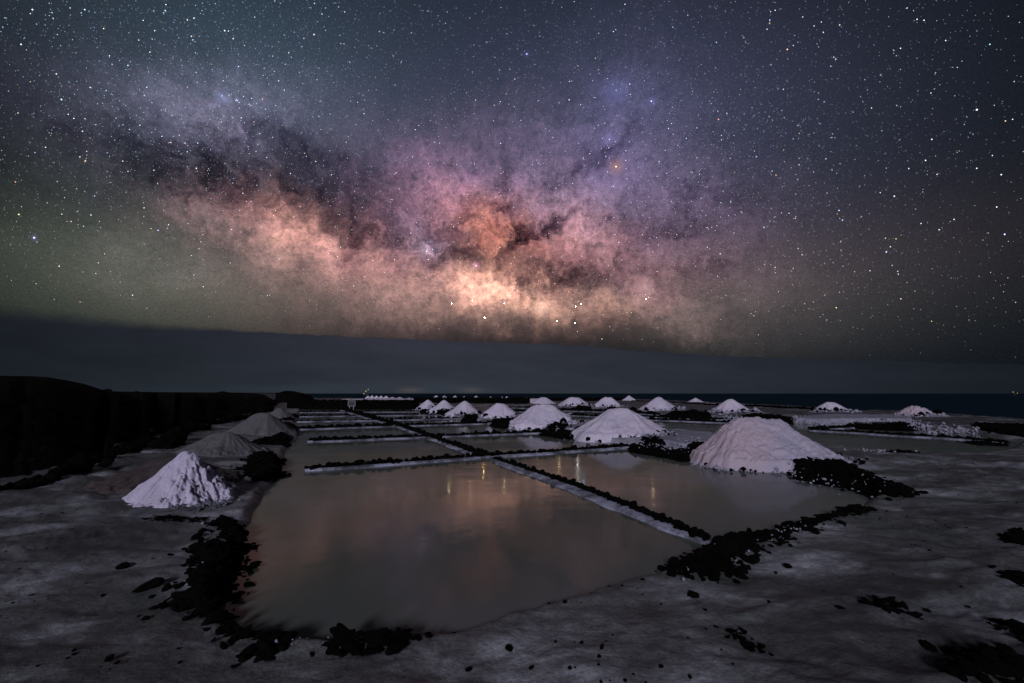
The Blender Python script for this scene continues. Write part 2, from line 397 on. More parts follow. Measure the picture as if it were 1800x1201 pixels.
# heaps: label, apex x, apex y, front foot y, half width, roundness, ridge left, ridge right, material, category words
HEAPS = []
def heap_def(label, ax, ay, by, hw, rnd=0.12, rl=0, rr=0, m=None, group=None, lump=0.0, n=None, dy=0.0):
    Df = G(ax, by)[1]; Dc = Df/(1-hw/FPX*0.92)+dy
    x = ray(ax, by); cx = Dc*x[0]/x[1]
    dr = ray(ax, ay); H = CAM_H+Dc*dr[2]/dr[1]
    HEAPS.append(dict(label=label, c=(cx, Dc), H=H, R=hw/FPX*Dc*.88, rl=rl/FPX*Dc, rr=rr/FPX*Dc, rnd=rnd, m=m or M_SALT, group=group, lump=lump, n=n or (150 if Dc < 14 else 90 if Dc < 30 else 44), px=ax))
gA = 'salt heaps lined up along the front pans'; gB = 'salt heaps on the bank behind'; gC = 'tiny salt heaps along the far shore'; gD = 'dull grey heaps on the left bank'
heap_def('largest salt heap, broad and pinkish, at the right edge of the front pans', 1340, 730, 829, 90, .12, 34, 30, M_SALT_NEAR, gA, lump=.035)
heap_def('tall pointed white salt heap left of the broad pinkish one, above a flat shelf', 1092, 715, 778, 74, .12, 14, 10, M_SALT, gA)
heap_def('rounded white salt heap third from the right in the row beside the pans', 957, 709, 756, 54, .2, 10, 8, M_SALT, gA)
heap_def('white salt heap in the row, directly left of the rounded one and above black stones', 879, 707.5, 741, 35, .16, 4, 4, M_SALT, gA)
heap_def('white salt heap with sharp peak in the middle of the row receding beside the pans', 817, 702.5, 734, 34, .08, 0, 0, M_SALT, gA)
heap_def('small white salt heap second from the end of the row by the black wall', 781, 702, 727.5, 27, .1, 0, 0, M_SALT, gA)
heap_def('last and smallest salt heap of the row, touching the end of the black wall', 752, 702, 722, 21, .14, 0, 0, M_SALT, gA)
heap_def('low white salt heap showing just above the rounded heap of the front row', 955, 697.5, 713, 21, .2, 2, 2, M_SALT, gB)
heap_def('round-topped salt heap left of the tall pointed heap, black stones at its foot', 1010, 697, 717, 24, .25, 5, 5, M_SALT, gB)
heap_def('round-topped salt heap rising behind the left flank of the tall pointed heap', 1069, 697, 719, 24, .2, 3, 3, M_SALT, gB)
heap_def('sharp small salt heap against the sea above the tall pointed heap', 1106, 694.5, 706.5, 14, .05, 0, 0, M_SALT, gB)
heap_def('steep salt heap with crooked tip to the right of the tall pointed heap', 1161, 696.5, 726, 36, .08, 5, 0, M_SALT, gB)
heap_def('lone little pointed salt heap on the shore between two bigger ones', 1223, 698.5, 709.5, 14, .05, 0, 0, M_SALT, gB)
heap_def('peaked salt heap standing just behind the broad pinkish one', 1289, 700, 731, 36, .06, 7, 0, M_SALT, gB)
heap_def('smooth salt heap against the dark sea, steeper on its left side', 1458, 706.5, 731, 30, .2, 0, 8, M_SALT, gB)
heap_def('rightmost salt heap, lumpy, against the dark sea', 1612, 713.5, 739, 30, .25, 4, 3, M_SALT_NEAR, gB, lump=.06)
heap_def('steep bright salt heap alone at the left, its right side rough', 318, 791, 907, 84, .05, 8, 8, M_SALT_LIT, None, lump=.04, n=190)
heap_def('wide dull brownish heap at the back of the bright lumpy heap', 300, 800, 893, 104, .1, 10, 6, M_BROWN, None, dy=.38)  # added heap: the bright heap's shaded side shaped as a second one
heap_def('nearest dull grey heap of the left bank, behind the bright lumpy heap', 391, 758, 813, 72, .2, 6, 6, M_DULL, gD)
heap_def('long dull grey heap in the middle of the left bank', 467, 724, 772, 56, .15, 14, 0, M_DULL, gD)
heap_def('dull grey heap at the far end of the left bank, near the black wall', 492, 715.5, 739, 26, .2, 0, 0, M_DULL, gD)
heap_def('small pale salt heap at the left end of the black wall', 523, 698, 709, 13, .2, 3, 0, M_DULL, gD)
far = [(647,695.2),(654,694.6),(662,695),(670,695.2),(679,695.4),(690,697.6),(703,697.8),(719,699.2),(767,694.4),(781,695.2),(800,695),(816,696.4),(837,695.3),(862,697),(882,697.6),(891,696.6),(926,698.8)]
fw = ['leftmost', 'second', 'third', 'fourth', 'fifth', 'sixth and lower', 'seventh and lower', 'eighth and lowest']
fw2 = ['leftmost', 'second', 'third', 'fourth', 'fifth', 'sixth', 'seventh', 'eighth', 'ninth and last']
for i, (x, y) in enumerate(far):
    lb = (f'{fw[i]} heap of the tight cluster of tiny salt heaps above the black wall' if i < 8 else f'{fw2[i-8]} tiny white salt heap of the spaced far row right of the cluster')
    heap_def(lb, x, y, 701.6+(0.4 if i > 7 else 0), 6.4 if i < 5 else 7.5 if i < 13 else 5.5, .1, 0, 0, M_SALT, gC)

COAST = [(-900,760),(0,712),(400,700.6),(640,700.2),(960,700.2),(1120,702.0),(1240,707),(1330,711),(1430,716),(1480,721),(1580,723),(1660,727),(1740,733.5),(1800,737),(2100,752),(3600,800)]
ca = []
for x, y in COAST:
    g = G(x, y, 0.12); ca.append((math.atan2(g[0], g[1]), math.hypot(*g)))
ca = [(-math.pi, 60.0), (-1.6, 60.0)] + [c for c in ca if abs(c[0]) < 1.4] + [(1.6, 14.0), (2.2, 30.0), (math.pi, 60.0)]
ca.sort(); caA = np.array([c[0] for c in ca]); caR = np.array([c[1] for c in ca])

def heap_near(x, y):
    s = np.zeros_like(x); f = np.zeros_like(x)
    for h in HEAPS:
        if h['c'][1] > 90: continue
        q = ((x-h['c'][0])**2+(y-h['c'][1])**2)/(1.65*h['R']+0.5)**2
        g = np.exp(-q*1.2)
        if h['m'] not in (M_DULL, M_BROWN, M_SALT_LIT): s = np.maximum(s, g)
        if h['m'] not in (M_DULL, M_BROWN) and h['c'][1] > 9: f = np.maximum(f, g)
    return s, f
def ground_h(x, y, full=False):
    x = np.asarray(x, float); y = np.asarray(y, float)
    r = np.hypot(x, y); az = np.arctan2(x, y)
    s1 = np.full(x.shape, -9.0); s2 = np.full(x.shape, -9.0)
    m_ = r < 80; 
    s1[m_] = polydist(x[m_], y[m_], K1w); s2[m_] = polydist(x[m_], y[m_], K2w)
    jig = 0.10*fbm(x*1.6, y*1.6, 4, 5)+0.03*fbm(x*8, y*8, 2, 6)
    s = np.maximum(s1, s2)+jig
    hn, fr = heap_near(x, y)
    rise = sstep(0.0, 3.0, -s)
    und = 0.09*fbm(x*.45, y*.45, 3, 11)
    rid = 1-np.abs(2*fbm(x*.9+1.5*fbm(x*.5, y*.5, 2, 40), y*2.2, 4, 12))*2
    crust = 0.03*rid*fbm(x*.7, y*.7, 2, 13)+0.19*fbm(x*.9, y*1.5, 4, 16, .5)+0.09*(.5-np.abs(fbm(x*1.7+fbm(x, y, 2, 18), y*3.2, 4, 17)*2))+0.035*fbm(x*3, y*3, 4, 14)+0.014*fbm(x*11, y*11, 3, 15, .6)
    out = 0.07+0.05*rise+und*rise+crust*(0.35+0.65*rise)+0.13*hn
    h = np.where(s > 0, 0, out)
    edge_ = sstep(-0.22, 0.03, s)
    h = out*(1-edge_) - 0.05*edge_ - 0.05*sstep(0, .4, s)
    # falls away to the sea past the shore
    Rc = np.interp(az, caA, caR)*(1+0.025*fbm(az*14, az*0+3, 3, 21))
    t = sstep(0.0, 5.0, r-Rc); h = h*(1-t)-7.0*t
    if full: return h, s, fr, r, Rc
    return h
def gh(x, y): return float(ground_h(np.array([x]), np.array([y]))[0])

# ------------------------------------------------------------------ ground sheet
A = np.concatenate([np.radians(np.arange(-58, 58, 0.15)), np.radians(np.arange(58, 302, 2.5))])
RR = np.exp(np.linspace(math.log(0.5), math.log(230), 660))
aa, rr = np.meshgrid(A, RR); X = rr*np.sin(aa); Y = rr*np.cos(aa)
H_, S_, FR, _, _ = ground_h(X, Y, True)
V = np.stack([X, Y, H_], -1).reshape(-1, 3); F = grid_faces(len(RR), len(A), True)
V = np.vstack([V, [[0, 0, 0.1]]]); cI = len(V)-1
gnd = mesh_obj('ground', V, F, M_GROUND)
at = gnd.data.attributes.new('fresh', 'FLOAT', 'POINT'); at.data.foreach_set('value', np.append(np.clip((FR-0.35)*1.8, 0, 1).ravel(), 0).astype(np.float32))
at = gnd.data.attributes.new('near_pan', 'FLOAT', 'POINT'); at.data.foreach_set('value', np.append((np.exp(np.minimum(S_, 0)/1.6)).ravel(), 0).astype(np.float32))
at = gnd.data.attributes.new('pan', 'FLOAT', 'POINT'); at.data.foreach_set('value', np.append((sstep(-0.06, 0.05, S_)).ravel(), 0).astype(np.float32))
tag(gnd, 'pale grey salt crust ground around the evaporation pans', kind='structure')
# small round piece under the camera closes the sheet
th = np.linspace(0, 2*math.pi, 33)[:-1]
Vc = [[0, 0, -0.02]]+[[0.53*math.sin(t), 0.53*math.cos(t), -0.02] for t in th]
cap = mesh_obj('ground', Vc, [[0, i+1, (i+1) % 32+1] for i in range(32)], M_GROUND); tag(cap, kind='structure')
# sea
th = np.linspace(0, 2*math.pi, 121)[:-1]; Rs = [20, 200, 1000, 4000, 14000]
V = np.array([[q*math.sin(t), q*math.cos(t), -5.0] for q in Rs for t in th]); F = grid_faces(len(Rs), 120, True)
tag(mesh_obj('sea', V, F, M_SEA), 'dark calm sea up to the horizon', kind='structure')

# ------------------------------------------------------------------ brine in the pans
def water_sheet(poly, label):
    V = [[*G(x, y), 0.0] for x, y in poly]
    me = bpy.data.meshes.new('water'); me.from_pydata(V, [], [list(range(len(V)))]); me.materials.append(M_WATER)
    if me.polygons[0].normal.z < 0: me.flip_normals()
    o = bpy.data.objects.new('water', me); col.objects.link(o); tag(o, label, kind='structure')
# divider lines in pixels (near -> far crossings on the central line)
CEN = [(1262,962),(1200,936),(1100,893),(1000,854),(930,829),(868,808),(835,797.5),(757,769.5),(703,749.8),(665,739.6),(640,731.6),(617,725),(602,719.5)]
LEFTX = [(485,829),(500,777),(510,755.5),(518,741.5),(523,732.8),(526,725.5),(528,719.5)]
# each: left end, centre crossing, right end
ROWS = [((520,829),(848,805),(1112,787)), ((540,777.5),(752,769),(975,760.5)), ((505,756),(702,749.5),(872,745)), ((520,742),(665,739.4),(836,735.5)),
        ((524,733),(640,731.4),(795,729.4)), ((527,725.6),(617,724.8),(755,724))]
wl = [('wide murky brine pan at the front left', 'murky brine pan at the front right reflecting the broad heap')]
A_poly = [(360,1180),(360,1000),(430,900),(478,829),(520,829),(848,805)] + CEN[4::-1] + [(1262,962),(1230,1040),(900,1150),(600,1180)]
A_poly = [(360,1140),(360,1000),(420,900),(478,829),(520,829),(848,805),(930,829),(1000,854),(1100,893),(1200,936),(1268,965),(1250,1000),(1000,1100),(780,1150),(560,1160)]
B_poly = [(848,805),(1112,787),(1230,780),(1300,790),(1500,820),(1590,866),(1560,905),(1400,960),(1268,965),(1200,936),(1100,893),(1000,854),(930,829)]
water_sheet(A_poly, 'murky brine in the big front left pan'); water_sheet(B_poly, 'murky brine in the front right pan')
for i in range(5):
    n_, f_ = ROWS[i], ROWS[i+1]
    water_sheet([(n_[0][0]-38+i*4, n_[0][1]+(1 if i == 0 else 0)), n_[0], n_[1], f_[1], f_[0], (f_[0][0]-40+i*5, f_[0][1])], f'brine of pan {["just behind the big front left one","in the left column, third from the front","in the left column, fourth from the front","in the left column, fifth from the front","in the left column, last but one"][i]}')
    water_sheet([n_[1], n_[2], (n_[2][0]+28, n_[2][1]-3), (f_[2][0]+30, f_[2][1]-2), f_[2], f_[1]], f'brine of pan {["behind the front right one","in the right column, third from the front","in the right column, fourth from the front","in the right column, fifth from the front","in the right column, last but one"][i]}')
n_ = ROWS[5]
water_sheet([(500,725.6), n_[0], n_[1], n_[2], (780,724), (745,717), (500,717)], 'brine in the farthest pans at the foot of the black wall')
water_sheet([(1400,756),(1422,757.5),(1567,766),(1700,774),(1830,787),(1800,812),(1500,808),(1440,795),(1380,775)], 'greenish brine in the pan right of the broad heap')
water_sheet([(1422,757.5),(1560,749.5),(1600,747),(1760,750),(1830,770),(1830,787),(1700,774),(1567,766)], 'brine in the triangular pan under the rightmost heap')
water_sheet([(1400,756),(1390,736),(1600,744),(1600,747),(1560,749.5),(1422,757.5)], 'brine in the pan under the smooth heap by the sea')
water_sheet([(830,708),(1000,712),(1180,722),(1390,736),(1400,756),(1380,775),(1260,772),(1130,760),(1000,742),(900,735),(860,722)], 'brine in the narrow pans behind the front row of heaps')

# ------------------------------------------------------------------ stone dividers with their salt ledges
def divider(pix, label, width=0.16, ledge=0.26, side=1, s=0.075, singles=True, group='stone dividers between the pans', den=1.25, hgt=0.06):
    W = np.array([G(x, y) for x, y in pix]); ledge *= .45; s *= .82
    seg = np.hypot(*np.diff(W, axis=0).T); L = np.concatenate([[0], np.cumsum(seg)]); n = max(12, int(L[-1]/0.10)); n = min(n, 170)
    t = np.linspace(0, L[-1], n); cx = np.interp(t, L, W[:, 0]); cy = np.interp(t, L, W[:, 1])
    dx = np.gradient(cx); dy = np.gradient(cy); q = np.hypot(dx, dy); nx, ny = -dy/q*side, dx/q*side     # side: where the ledge is
    wob = 0.035*fbm(t*1.5, t*0+W[0, 0], 3, 31); cx = cx+nx*wob; cy = cy+ny*wob
    root = empty('stone_divider', (float(cx[0]), float(cy[0]), 0.0), label, 'stone divider', group)
    lw = ledge*(1+1.3*fbm(t*1.6, t*0+3+W[0, 0], 3, 32)); 
    lw = lw*sstep(0, .12*L[-1], t)*sstep(0, .12*L[-1], L[-1]-t)+.02
    prof = [(-0.5*width-0.05, -0.05), (-0.5*width, 0.035), (0.5*width, hgt*.8), (0.5*width+0.3, hgt*.75), (0.5*width+0.8, hgt*.45), (0.5*width+1.0, 0.012), (0.5*width+1.15, -0.06)]
    rows = []
    for k, (o_, z) in enumerate(prof):
        off = o_ if o_ <= 0.5*width else 0.5*width+(o_-0.5*width)*lw
        off = off+0.03*fbm(t*6, t*0+k, 2, 33)*(1 if k > 2 else .3)
        rows.append(np.stack([cx+nx*off, cy+ny*off, z+0.012*fbm(t*7, t*0+k*3.1, 3, 34)*(z > 0)], -1))
    V = np.stack(rows, 0).reshape(-1, 3)-np.array(root.location)
    mesh_obj('salt_ledge', V, grid_faces(len(prof), n), M_LEDGE, root)
    r = np.random.default_rng(int(abs(W[0, 0]*991)+abs(W[0, 1]*77)))
    N = int(L[-1]/(s*0.8)*den)*2; tt = np.sort(r.uniform(0, L[-1], N))
    x = np.interp(tt, t, cx); y = np.interp(tt, t, cy); nn_x = np.interp(tt, t, nx); nn_y = np.interp(tt, t, ny)
    o_ = r.uniform(-.5, .5, N)*width; sz = s*np.minimum(r.lognormal(-0.15, .33, N), 1.7); z = hgt*.7+sz*r.uniform(.1, .8, N)
    x = x+nn_x*o_; y = y+nn_y*o_
    if singles:
        order = np.argsort(-sz); big = order[:280]; rest = order[280:]
        for i in big: put_stone(root, x[i], y[i], z[i], sz[i], r)
        if len(rest): tag(many('small_stones', np.stack([x, y, z], -1)[rest], sz[rest], M_ROCK, 5, parent=root), kind='stuff')
    else: tag(many('stone_row', np.stack([x, y, z], -1), sz, M_ROCK, 6, parent=root), kind='stuff')
    return root
divider([(868,809),(930,829),(1000,854),(1100,893),(1200,936),(1262,962)], 'long diagonal stone divider between the two front pans', side=-1, s=.055, width=.12, ledge=.3)
divider([(757,769.5),(800,785),(850,803.5)], 'short diagonal stone divider between the second pair of pans', side=-1, s=.075, width=.18, ledge=.3)
divider([(703,749.8),(728,759),(754,768.6)], 'diagonal stone divider between the third pair of pans', side=-1, s=.09, width=.22, ledge=.3, singles=False)
divider([(665,739.6),(682,743.5),(701,749.4)], 'diagonal stone divider between the fourth pair of pans', side=-1, s=.11, width=.28, ledge=.35, singles=False)
divider([(602,720.5),(617,725),(640,731.6),(664,739.4)], 'farthest stretch of diagonal stone divider, ending at the black wall', side=-1, s=.14, width=.4, ledge=.4, singles=False)
divider([(535,828),(600,823),(700,816),(780,809.5),(860,804)], 'stone divider along the far side of the big front left pan', side=-1, s=.075)
divider([(858,804),(950,798),(1030,792),(1108,787)], 'stone divider along the far side of the front right pan', side=-1, s=.07)
divider([(541,777),(600,775.5),(680,772),(755,769)], 'second cross divider of stones in the left column of pans', side=-1, s=.09, ledge=.3)
divider([(752,769.2),(850,765.5),(968,761)], 'second cross divider of stones in the right column of pans', side=-1, s=.08, ledge=.3)
divider([(508,756),(600,753),(702,749.6)], 'third cross divider of stones in the left column of pans', side=-1, s=.11, ledge=.4, singles=False)
divider([(702,749.6),(780,747.5),(862,745.2)], 'third cross divider of stones in the right column, under the white reflection', side=-1, s=.11, ledge=.4, singles=False)
divider([(522,742),(665,739.5)], 'fourth cross divider in the left column, mostly white salt', side=-1, s=.07, ledge=.9, singles=False, den=.5)
divider([(666,739.5),(832,735.5)], 'fourth cross divider in the right column, mostly white salt', side=-1, s=.09, ledge=.9, singles=False, den=.6)
divider([(524,733),(640,731.4)], 'fifth cross divider in the left column, a thin dark line', side=-1, s=.09, ledge=1.2, singles=False, den=.5)
divider([(641,731.4),(795,729.4)], 'fifth cross divider in the right column, a thin dark line', side=-1, s=.09, ledge=1.2, singles=False, den=.5)
divider([(527,725.6),(616,724.8)], 'sixth cross divider in the left column, close to the black wall', side=-1, s=.1, ledge=1.5, singles=False, den=.5)
divider([(617,724.8),(752,724)], 'sixth cross divider in the right column, close to the black wall', side=-1, s=.1, ledge=1.5, singles=False, den=.5)
gR = 'stone dividers between the right pans'
divider([(1424,757.5),(1500,761.5),(1567,766),(1640,770),(1700,774),(1772,781)], 'long thin stone divider crossing the pans right of the broad heap', side=-1, s=.075, ledge=.3, singles=True, group=gR)
divider([(1424,756.6),(1490,753),(1560,749.5),(1602,747.5)], 'stone divider running to the black bank under the smooth heap by the sea', side=-1, s=.1, ledge=.3, singles=False, group=gR)
divider([(1140,739),(1200,741),(1290,745)], 'stone divider in the pans behind the shelf of the tall pointed heap', side=-1, s=.11, ledge=.45, singles=False, group=gR)
divider([(1132,733.5),(1210,737.5),(1290,739)], 'upper stone divider behind the tall pointed heap, curving to the right', side=-1, s=.1, ledge=.3, singles=False, group=gR)
divider([(1004,731),(1060,733.5)], 'short stone divider seen between the rounded heap and the tall pointed heap', side=-1, s=.12, ledge=.5, singles=False, group=gR)
divider([(985,722.5),(1060,724.5),(1160,730)], 'far stone divider passing behind the tall pointed heap', side=-1, s=.16, ledge=.6, singles=False, group=gR)
divider([(895,717),(940,718.5),(1000,722)], 'far stone divider passing behind the rounded heap', side=-1, s=.13, ledge=.6, singles=False, group=gR)
divider([(890,723.5),(935,725)], 'short dark divider right of the heap above black stones', side=-1, s=.12, ledge=.5, singles=False, group=gR)

# ------------------------------------------------------------------ banks of black stones
def rock_bank(poly, label, z=0.05, top=0.16, s=0.065, slope=0.8, fill=1.2, cap=290, group='black stone banks', singles=True, extra_small=0):
    W = [G(x, y, z+(.1 if slope > 1.5 else 0)) for x, y in poly]; W = np.array(W); s *= .62; top *= .62 if slope < 1.5 else .36
    lo = W.min(0); hi = W.max(0); c = W.mean(0); g0 = gh(*c)
    root = empty('rock_bank', (float(c[0]), float(c[1]), g0), label, 'rock bank', group)
    r = np.random.default_rng(int(abs(poly[0][0]*13+poly[0][1])))
    st = max(0.035, (hi-lo).max()/170)
    xs = np.arange(lo[0]-st, hi[0]+st*2, st); ys = np.arange(lo[1]-st, hi[1]+st*2, st)
    XX, YY = np.meshgrid(xs, ys); D = polydist(XX, YY, W)+0.16*fbm(XX*5, YY*5, 3, 51)+0.08*fbm(XX*16, YY*16, 2, 52)
    GH = np.maximum(ground_h(XX, YY), -0.03)
    bedh = np.minimum(np.clip(D, -0.05, None)*slope, top*.8)*(0.75+0.9*(fbm(XX*7, YY*7, 3, 53)+.5)*.5)+0.03*fbm(XX*20, YY*20, 2, 55)
    ZZ = GH+bedh
    F = grid_faces(len(ys), len(xs)); ok = D.ravel() > 0.0; F = F[ok[F].all(1)]
    if len(F):
        used = np.unique(F); remap = np.full(XX.size, -1); remap[used] = np.arange(len(used))
        V = np.stack([XX.ravel(), YY.ravel(), ZZ.ravel()], -1)[used]-np.array(root.location)
        mesh_obj('rubble_bed', V, remap[F], M_ROCK, root, smooth=False)
    area = 0.5*abs(np.dot(W[:, 0], np.roll(W[:, 1], 1))-np.dot(W[:, 1], np.roll(W[:, 0], 1)))
    N = int(min(2600, area/(s*s*2.0)*fill))+20
    P_ = []; tries = 0
    while len(P_) < N and tries < 40:
        q = r.uniform(lo-0.05, hi+0.05, (N*2, 2)); dd = polydist(q[:, 0], q[:, 1], W)
        P_ += [tuple(a) for a in q[dd > -0.05*r.exponential(1.2, len(dd))]]; tries += 1
    P_ = np.array(P_[:N]); dd = polydist(P_[:, 0], P_[:, 1], W)
    sz = s*np.minimum(r.lognormal(-.1, .4, len(P_)), 1.75); g = np.maximum(ground_h(P_[:, 0], P_[:, 1]), -0.02)
    zz = g+np.minimum(np.clip(dd, 0, None)*slope, top*.8)*r.uniform(.75, 1.1, len(P_))+sz*r.uniform(.0, .45, len(P_))
    PP = np.stack([P_[:, 0], P_[:, 1], zz], -1)
    order = np.argsort(-sz*(zz-g+0.15)); big = order[:cap] if singles else []; rest = order[cap:] if singles else order
    for i in big: o = put_stone(root, *PP[i], sz[i], r); o.scale[2] *= .7; o.scale[0] *= r.uniform(.9, 1.5)
    if len(rest): tag(many('small_stones', PP[rest], sz[rest], M_ROCK, 8, parent=root), kind='stuff')
    return root
rock_bank([(378,922),(392,917),(412,928),(428,935),(432,948),(446,955),(432,966),(424,974),(436,984),(424,996),(412,1004),(420,1016),(418,1034),(400,1044),(386,1062),(388,1076),(372,1086),(352,1086),(332,1080),(318,1076),(292,1066),(318,1056),(330,1040),(334,1026),(350,1018),(340,1004),(334,995),(348,978),(352,962),(372,966),(402,968),(400,950),(384,940)],
          'widest bank of black stones, beside the left edge of the big front pan', top=.2, s=.055)
rock_bank([(368,1084),(388,1072),(400,1082),(412,1092),(418,1106),(440,1120),(462,1132),(448,1140),(425,1132),(404,1122),(390,1108),(372,1100)], 'narrow black stone bank curving round the near left corner of the big pan', top=.1, s=.05)
rock_bank([(466,1126),(486,1122),(500,1134),(490,1146),(470,1164),(454,1160),(462,1146)], 'small clump of black stones at the near edge of the big pan', top=.12, s=.06)
rock_bank([(584,1128),(615,1122),(650,1126),(676,1116),(700,1110),(736,1106),(742,1114),(716,1128),(694,1146),(660,1152),(630,1144),(606,1152),(586,1144)], 'black stone bank at the near edge of the big pan, right of the small clump', top=.1, s=.05)
rock_bank([(1155,984),(1166,986),(1180,1000),(1196,990),(1216,976),(1244,966),(1262,955),(1290,953),(1312,944),(1340,940),(1372,932),(1392,922),(1430,912),(1456,912),(1462,918),(1420,934),(1396,940),(1372,954),(1352,966),(1312,984),(1300,992),(1286,1012),(1262,1020),(1232,1028),(1206,1022),(1190,1014),(1168,1004)],
          'long black stone bank between the right pan and the pale crust', top=.14, s=.055)
rock_bank([(1452,910),(1480,900),(1508,890),(1513,898),(1527,902),(1500,913),(1462,914)], 'black stone bank ending in a point at the right tip of the front pans', top=.1, s=.05)
rock_bank([(1392,832),(1398,818),(1420,808),(1448,812),(1486,822),(1512,832),(1540,842),(1566,852),(1590,858),(1602,863),(1588,872),(1560,870),(1530,864),(1490,850),(1440,842)], 'black stone bank running down from the foot of the broad pinkish heap', top=.11, s=.055, z=.1)
rock_bank([(424,826),(444,822),(440,808),(462,803),(486,808),(492,818),(486,828),(508,830),(498,834),(486,834),(478,844),(458,848),(446,842),(432,840),(444,834),(436,829)], 'round clump of black stones left of the big front pan', top=.2, s=.07)
rock_bank([(438,782),(470,776),(488,772),(484,764),(498,764),(508,774),(503,784),(488,784)], 'hooked clump of black stones beside the nearest dull heap', top=.16, s=.08)
rock_bank([(492,749),(506,746),(518,749),(524,755),(512,758)], 'black stones at the left end of the third cross divider', top=.14, s=.09)
rock_bank([(496,739),(512,737.5),(516,740.5),(502,741)], 'thin clump of black stones by the dull heap, upper left', top=.14, s=.1, singles=False)
rock_bank([(509,732),(522,730.5),(523,732.5),(511,733.6)], 'tiny clump of black stones near the left end of the black wall', top=.14, s=.1, singles=False)
rock_bank([(1108,782),(1106,774),(1130,770),(1160,770),(1176,779),(1210,782),(1240,780),(1246,784),(1232,791),(1200,796),(1170,791),(1140,786)], 'black stone bank below the flat shelf of the tall pointed heap', top=.3, slope=1.6, s=.085, z=.12)
rock_bank([(950,757),(954,750),(975,748),(1000,750),(1010,754),(1028,753),(1014,762),(1000,763)], 'black stone bank between the rounded heap and the tall pointed heap', top=.42, slope=2, s=.1, z=.1)
rock_bank([(862,742),(870,737.5),(890,739),(912,736.5),(902,743),(884,746.5)], 'black stone bank under the heap left of the rounded one', top=.36, slope=2, s=.12, z=.1)
rock_bank([(812,733.5),(820,729.5),(832,731),(843,731),(836,735.5),(818,736)], 'black stones under the sharp-peaked heap', top=.3, slope=2, s=.12, z=.1, singles=False)
rock_bank([(769,723.5),(774,721.5),(790,722.5),(788,725.5),(775,725.5)], 'black stones under the second heap from the end', top=.4, slope=2, s=.13, z=.1, singles=False)
rock_bank([(739,720.5),(744,718),(755,719.5),(752,721.8),(743,721.8)], 'black stones under the last heap of the row', top=.4, slope=2, s=.13, z=.1, singles=False)
rock_bank([(1002,717),(1015,715),(1038,715.5),(1036,718.5),(1010,718.5)], 'black stones at the foot of a round-topped heap behind', top=.4, slope=2, s=.16, z=.1, singles=False)
rock_bank([(1062,718.5),(1072,716),(1082,717),(1078,720.5),(1064,720.5)], 'black stones beside the heap behind the tall pointed one', top=.35, slope=2, s=.15, z=.1, singles=False)
rock_bank([(1106,721),(1112,717.5),(1122,721),(1118,723.5)], 'black stones left of the steep crooked heap', top=.35, slope=2, s=.15, z=.1, singles=False)
rock_bank([(1160,729),(1180,724.5),(1215,724),(1245,726),(1250,731),(1240,733.5),(1200,731)], 'black stone bank right of the steep crooked heap', top=.4, slope=2, s=.13, z=.1)
rock_bank([(1302,730.5),(1330,728.5),(1360,731),(1386,733.5),(1392,737),(1384,739.5),(1340,736.5),(1310,733.5)], 'black stone bank behind the top of the broad pinkish heap', top=.36, slope=2, s=.12, z=.1)
rock_bank([(1492,744),(1500,740),(1530,743),(1560,744),(1590,744),(1606,747),(1600,751),(1560,750),(1510,747.5)], 'black stone bank between the two heaps by the sea', top=.3, slope=1.6, s=.1, z=.08)
rock_bank([(1714,750),(1726,748),(1770,751),(1830,755),(1860,775),(1815,770),(1770,764),(1735,758)], 'black stone bank at the far right edge of the pans', top=.22, slope=1.5, s=.1, z=.08)
rock_bank([(1688,775),(1720,774),(1772,779),(1768,782),(1720,780)], 'low mossy black bank where the long thin divider ends', top=.07, s=.06, z=.05, singles=False)
rock_bank([(1560,798),(1580,796.5),(1612,799),(1608,801),(1570,800)], 'strip of black stones on the near shore of the right pan', top=.05, s=.05, z=.05, singles=False)
rock_bank([(1700,1201),(1716,1180),(1730,1168),(1752,1178),(1775,1172),(1800,1190),(1850,1230),(1690,1230)], 'low black outcrop in the bottom right corner', top=.12, s=.05)
rock_bank([(1764,1108),(1782,1106),(1796,1122),(1812,1140),(1806,1152),(1788,1136),(1772,1122)], 'slanting black rock streak at the right edge', top=.08, s=.04)
rock_bank([(1534,1078),(1552,1076),(1572,1086),(1588,1092),(1588,1104),(1572,1100),(1556,1088)], 'dark elongated stone patch in the pale crust near the right', top=.06, s=.035)
rock_bank([(1280,1132),(1292,1122),(1302,1138),(1318,1146),(1330,1156),(1334,1163),(1322,1158),(1308,1146),(1290,1144)], 'hook-shaped black stone patch in the bottom foreground', top=.06, s=.03)
rock_bank([(1774,952),(1786,946),(1830,958),(1810,966),(1780,961)], 'dark stones in the crust at the right edge, level with the bank tip', top=.08, s=.05)
rock_bank([(1776,1034),(1786,1028),(1815,1042),(1830,1062),(1806,1050)], 'dark stones at the right edge below the others', top=.08, s=.04)
rock_bank([(256,919),(300,914),(340,915),(366,916),(352,919),(310,919),(280,922)], 'thin line of dark stones in front of the bright lumpy heap', top=.04, s=.025)

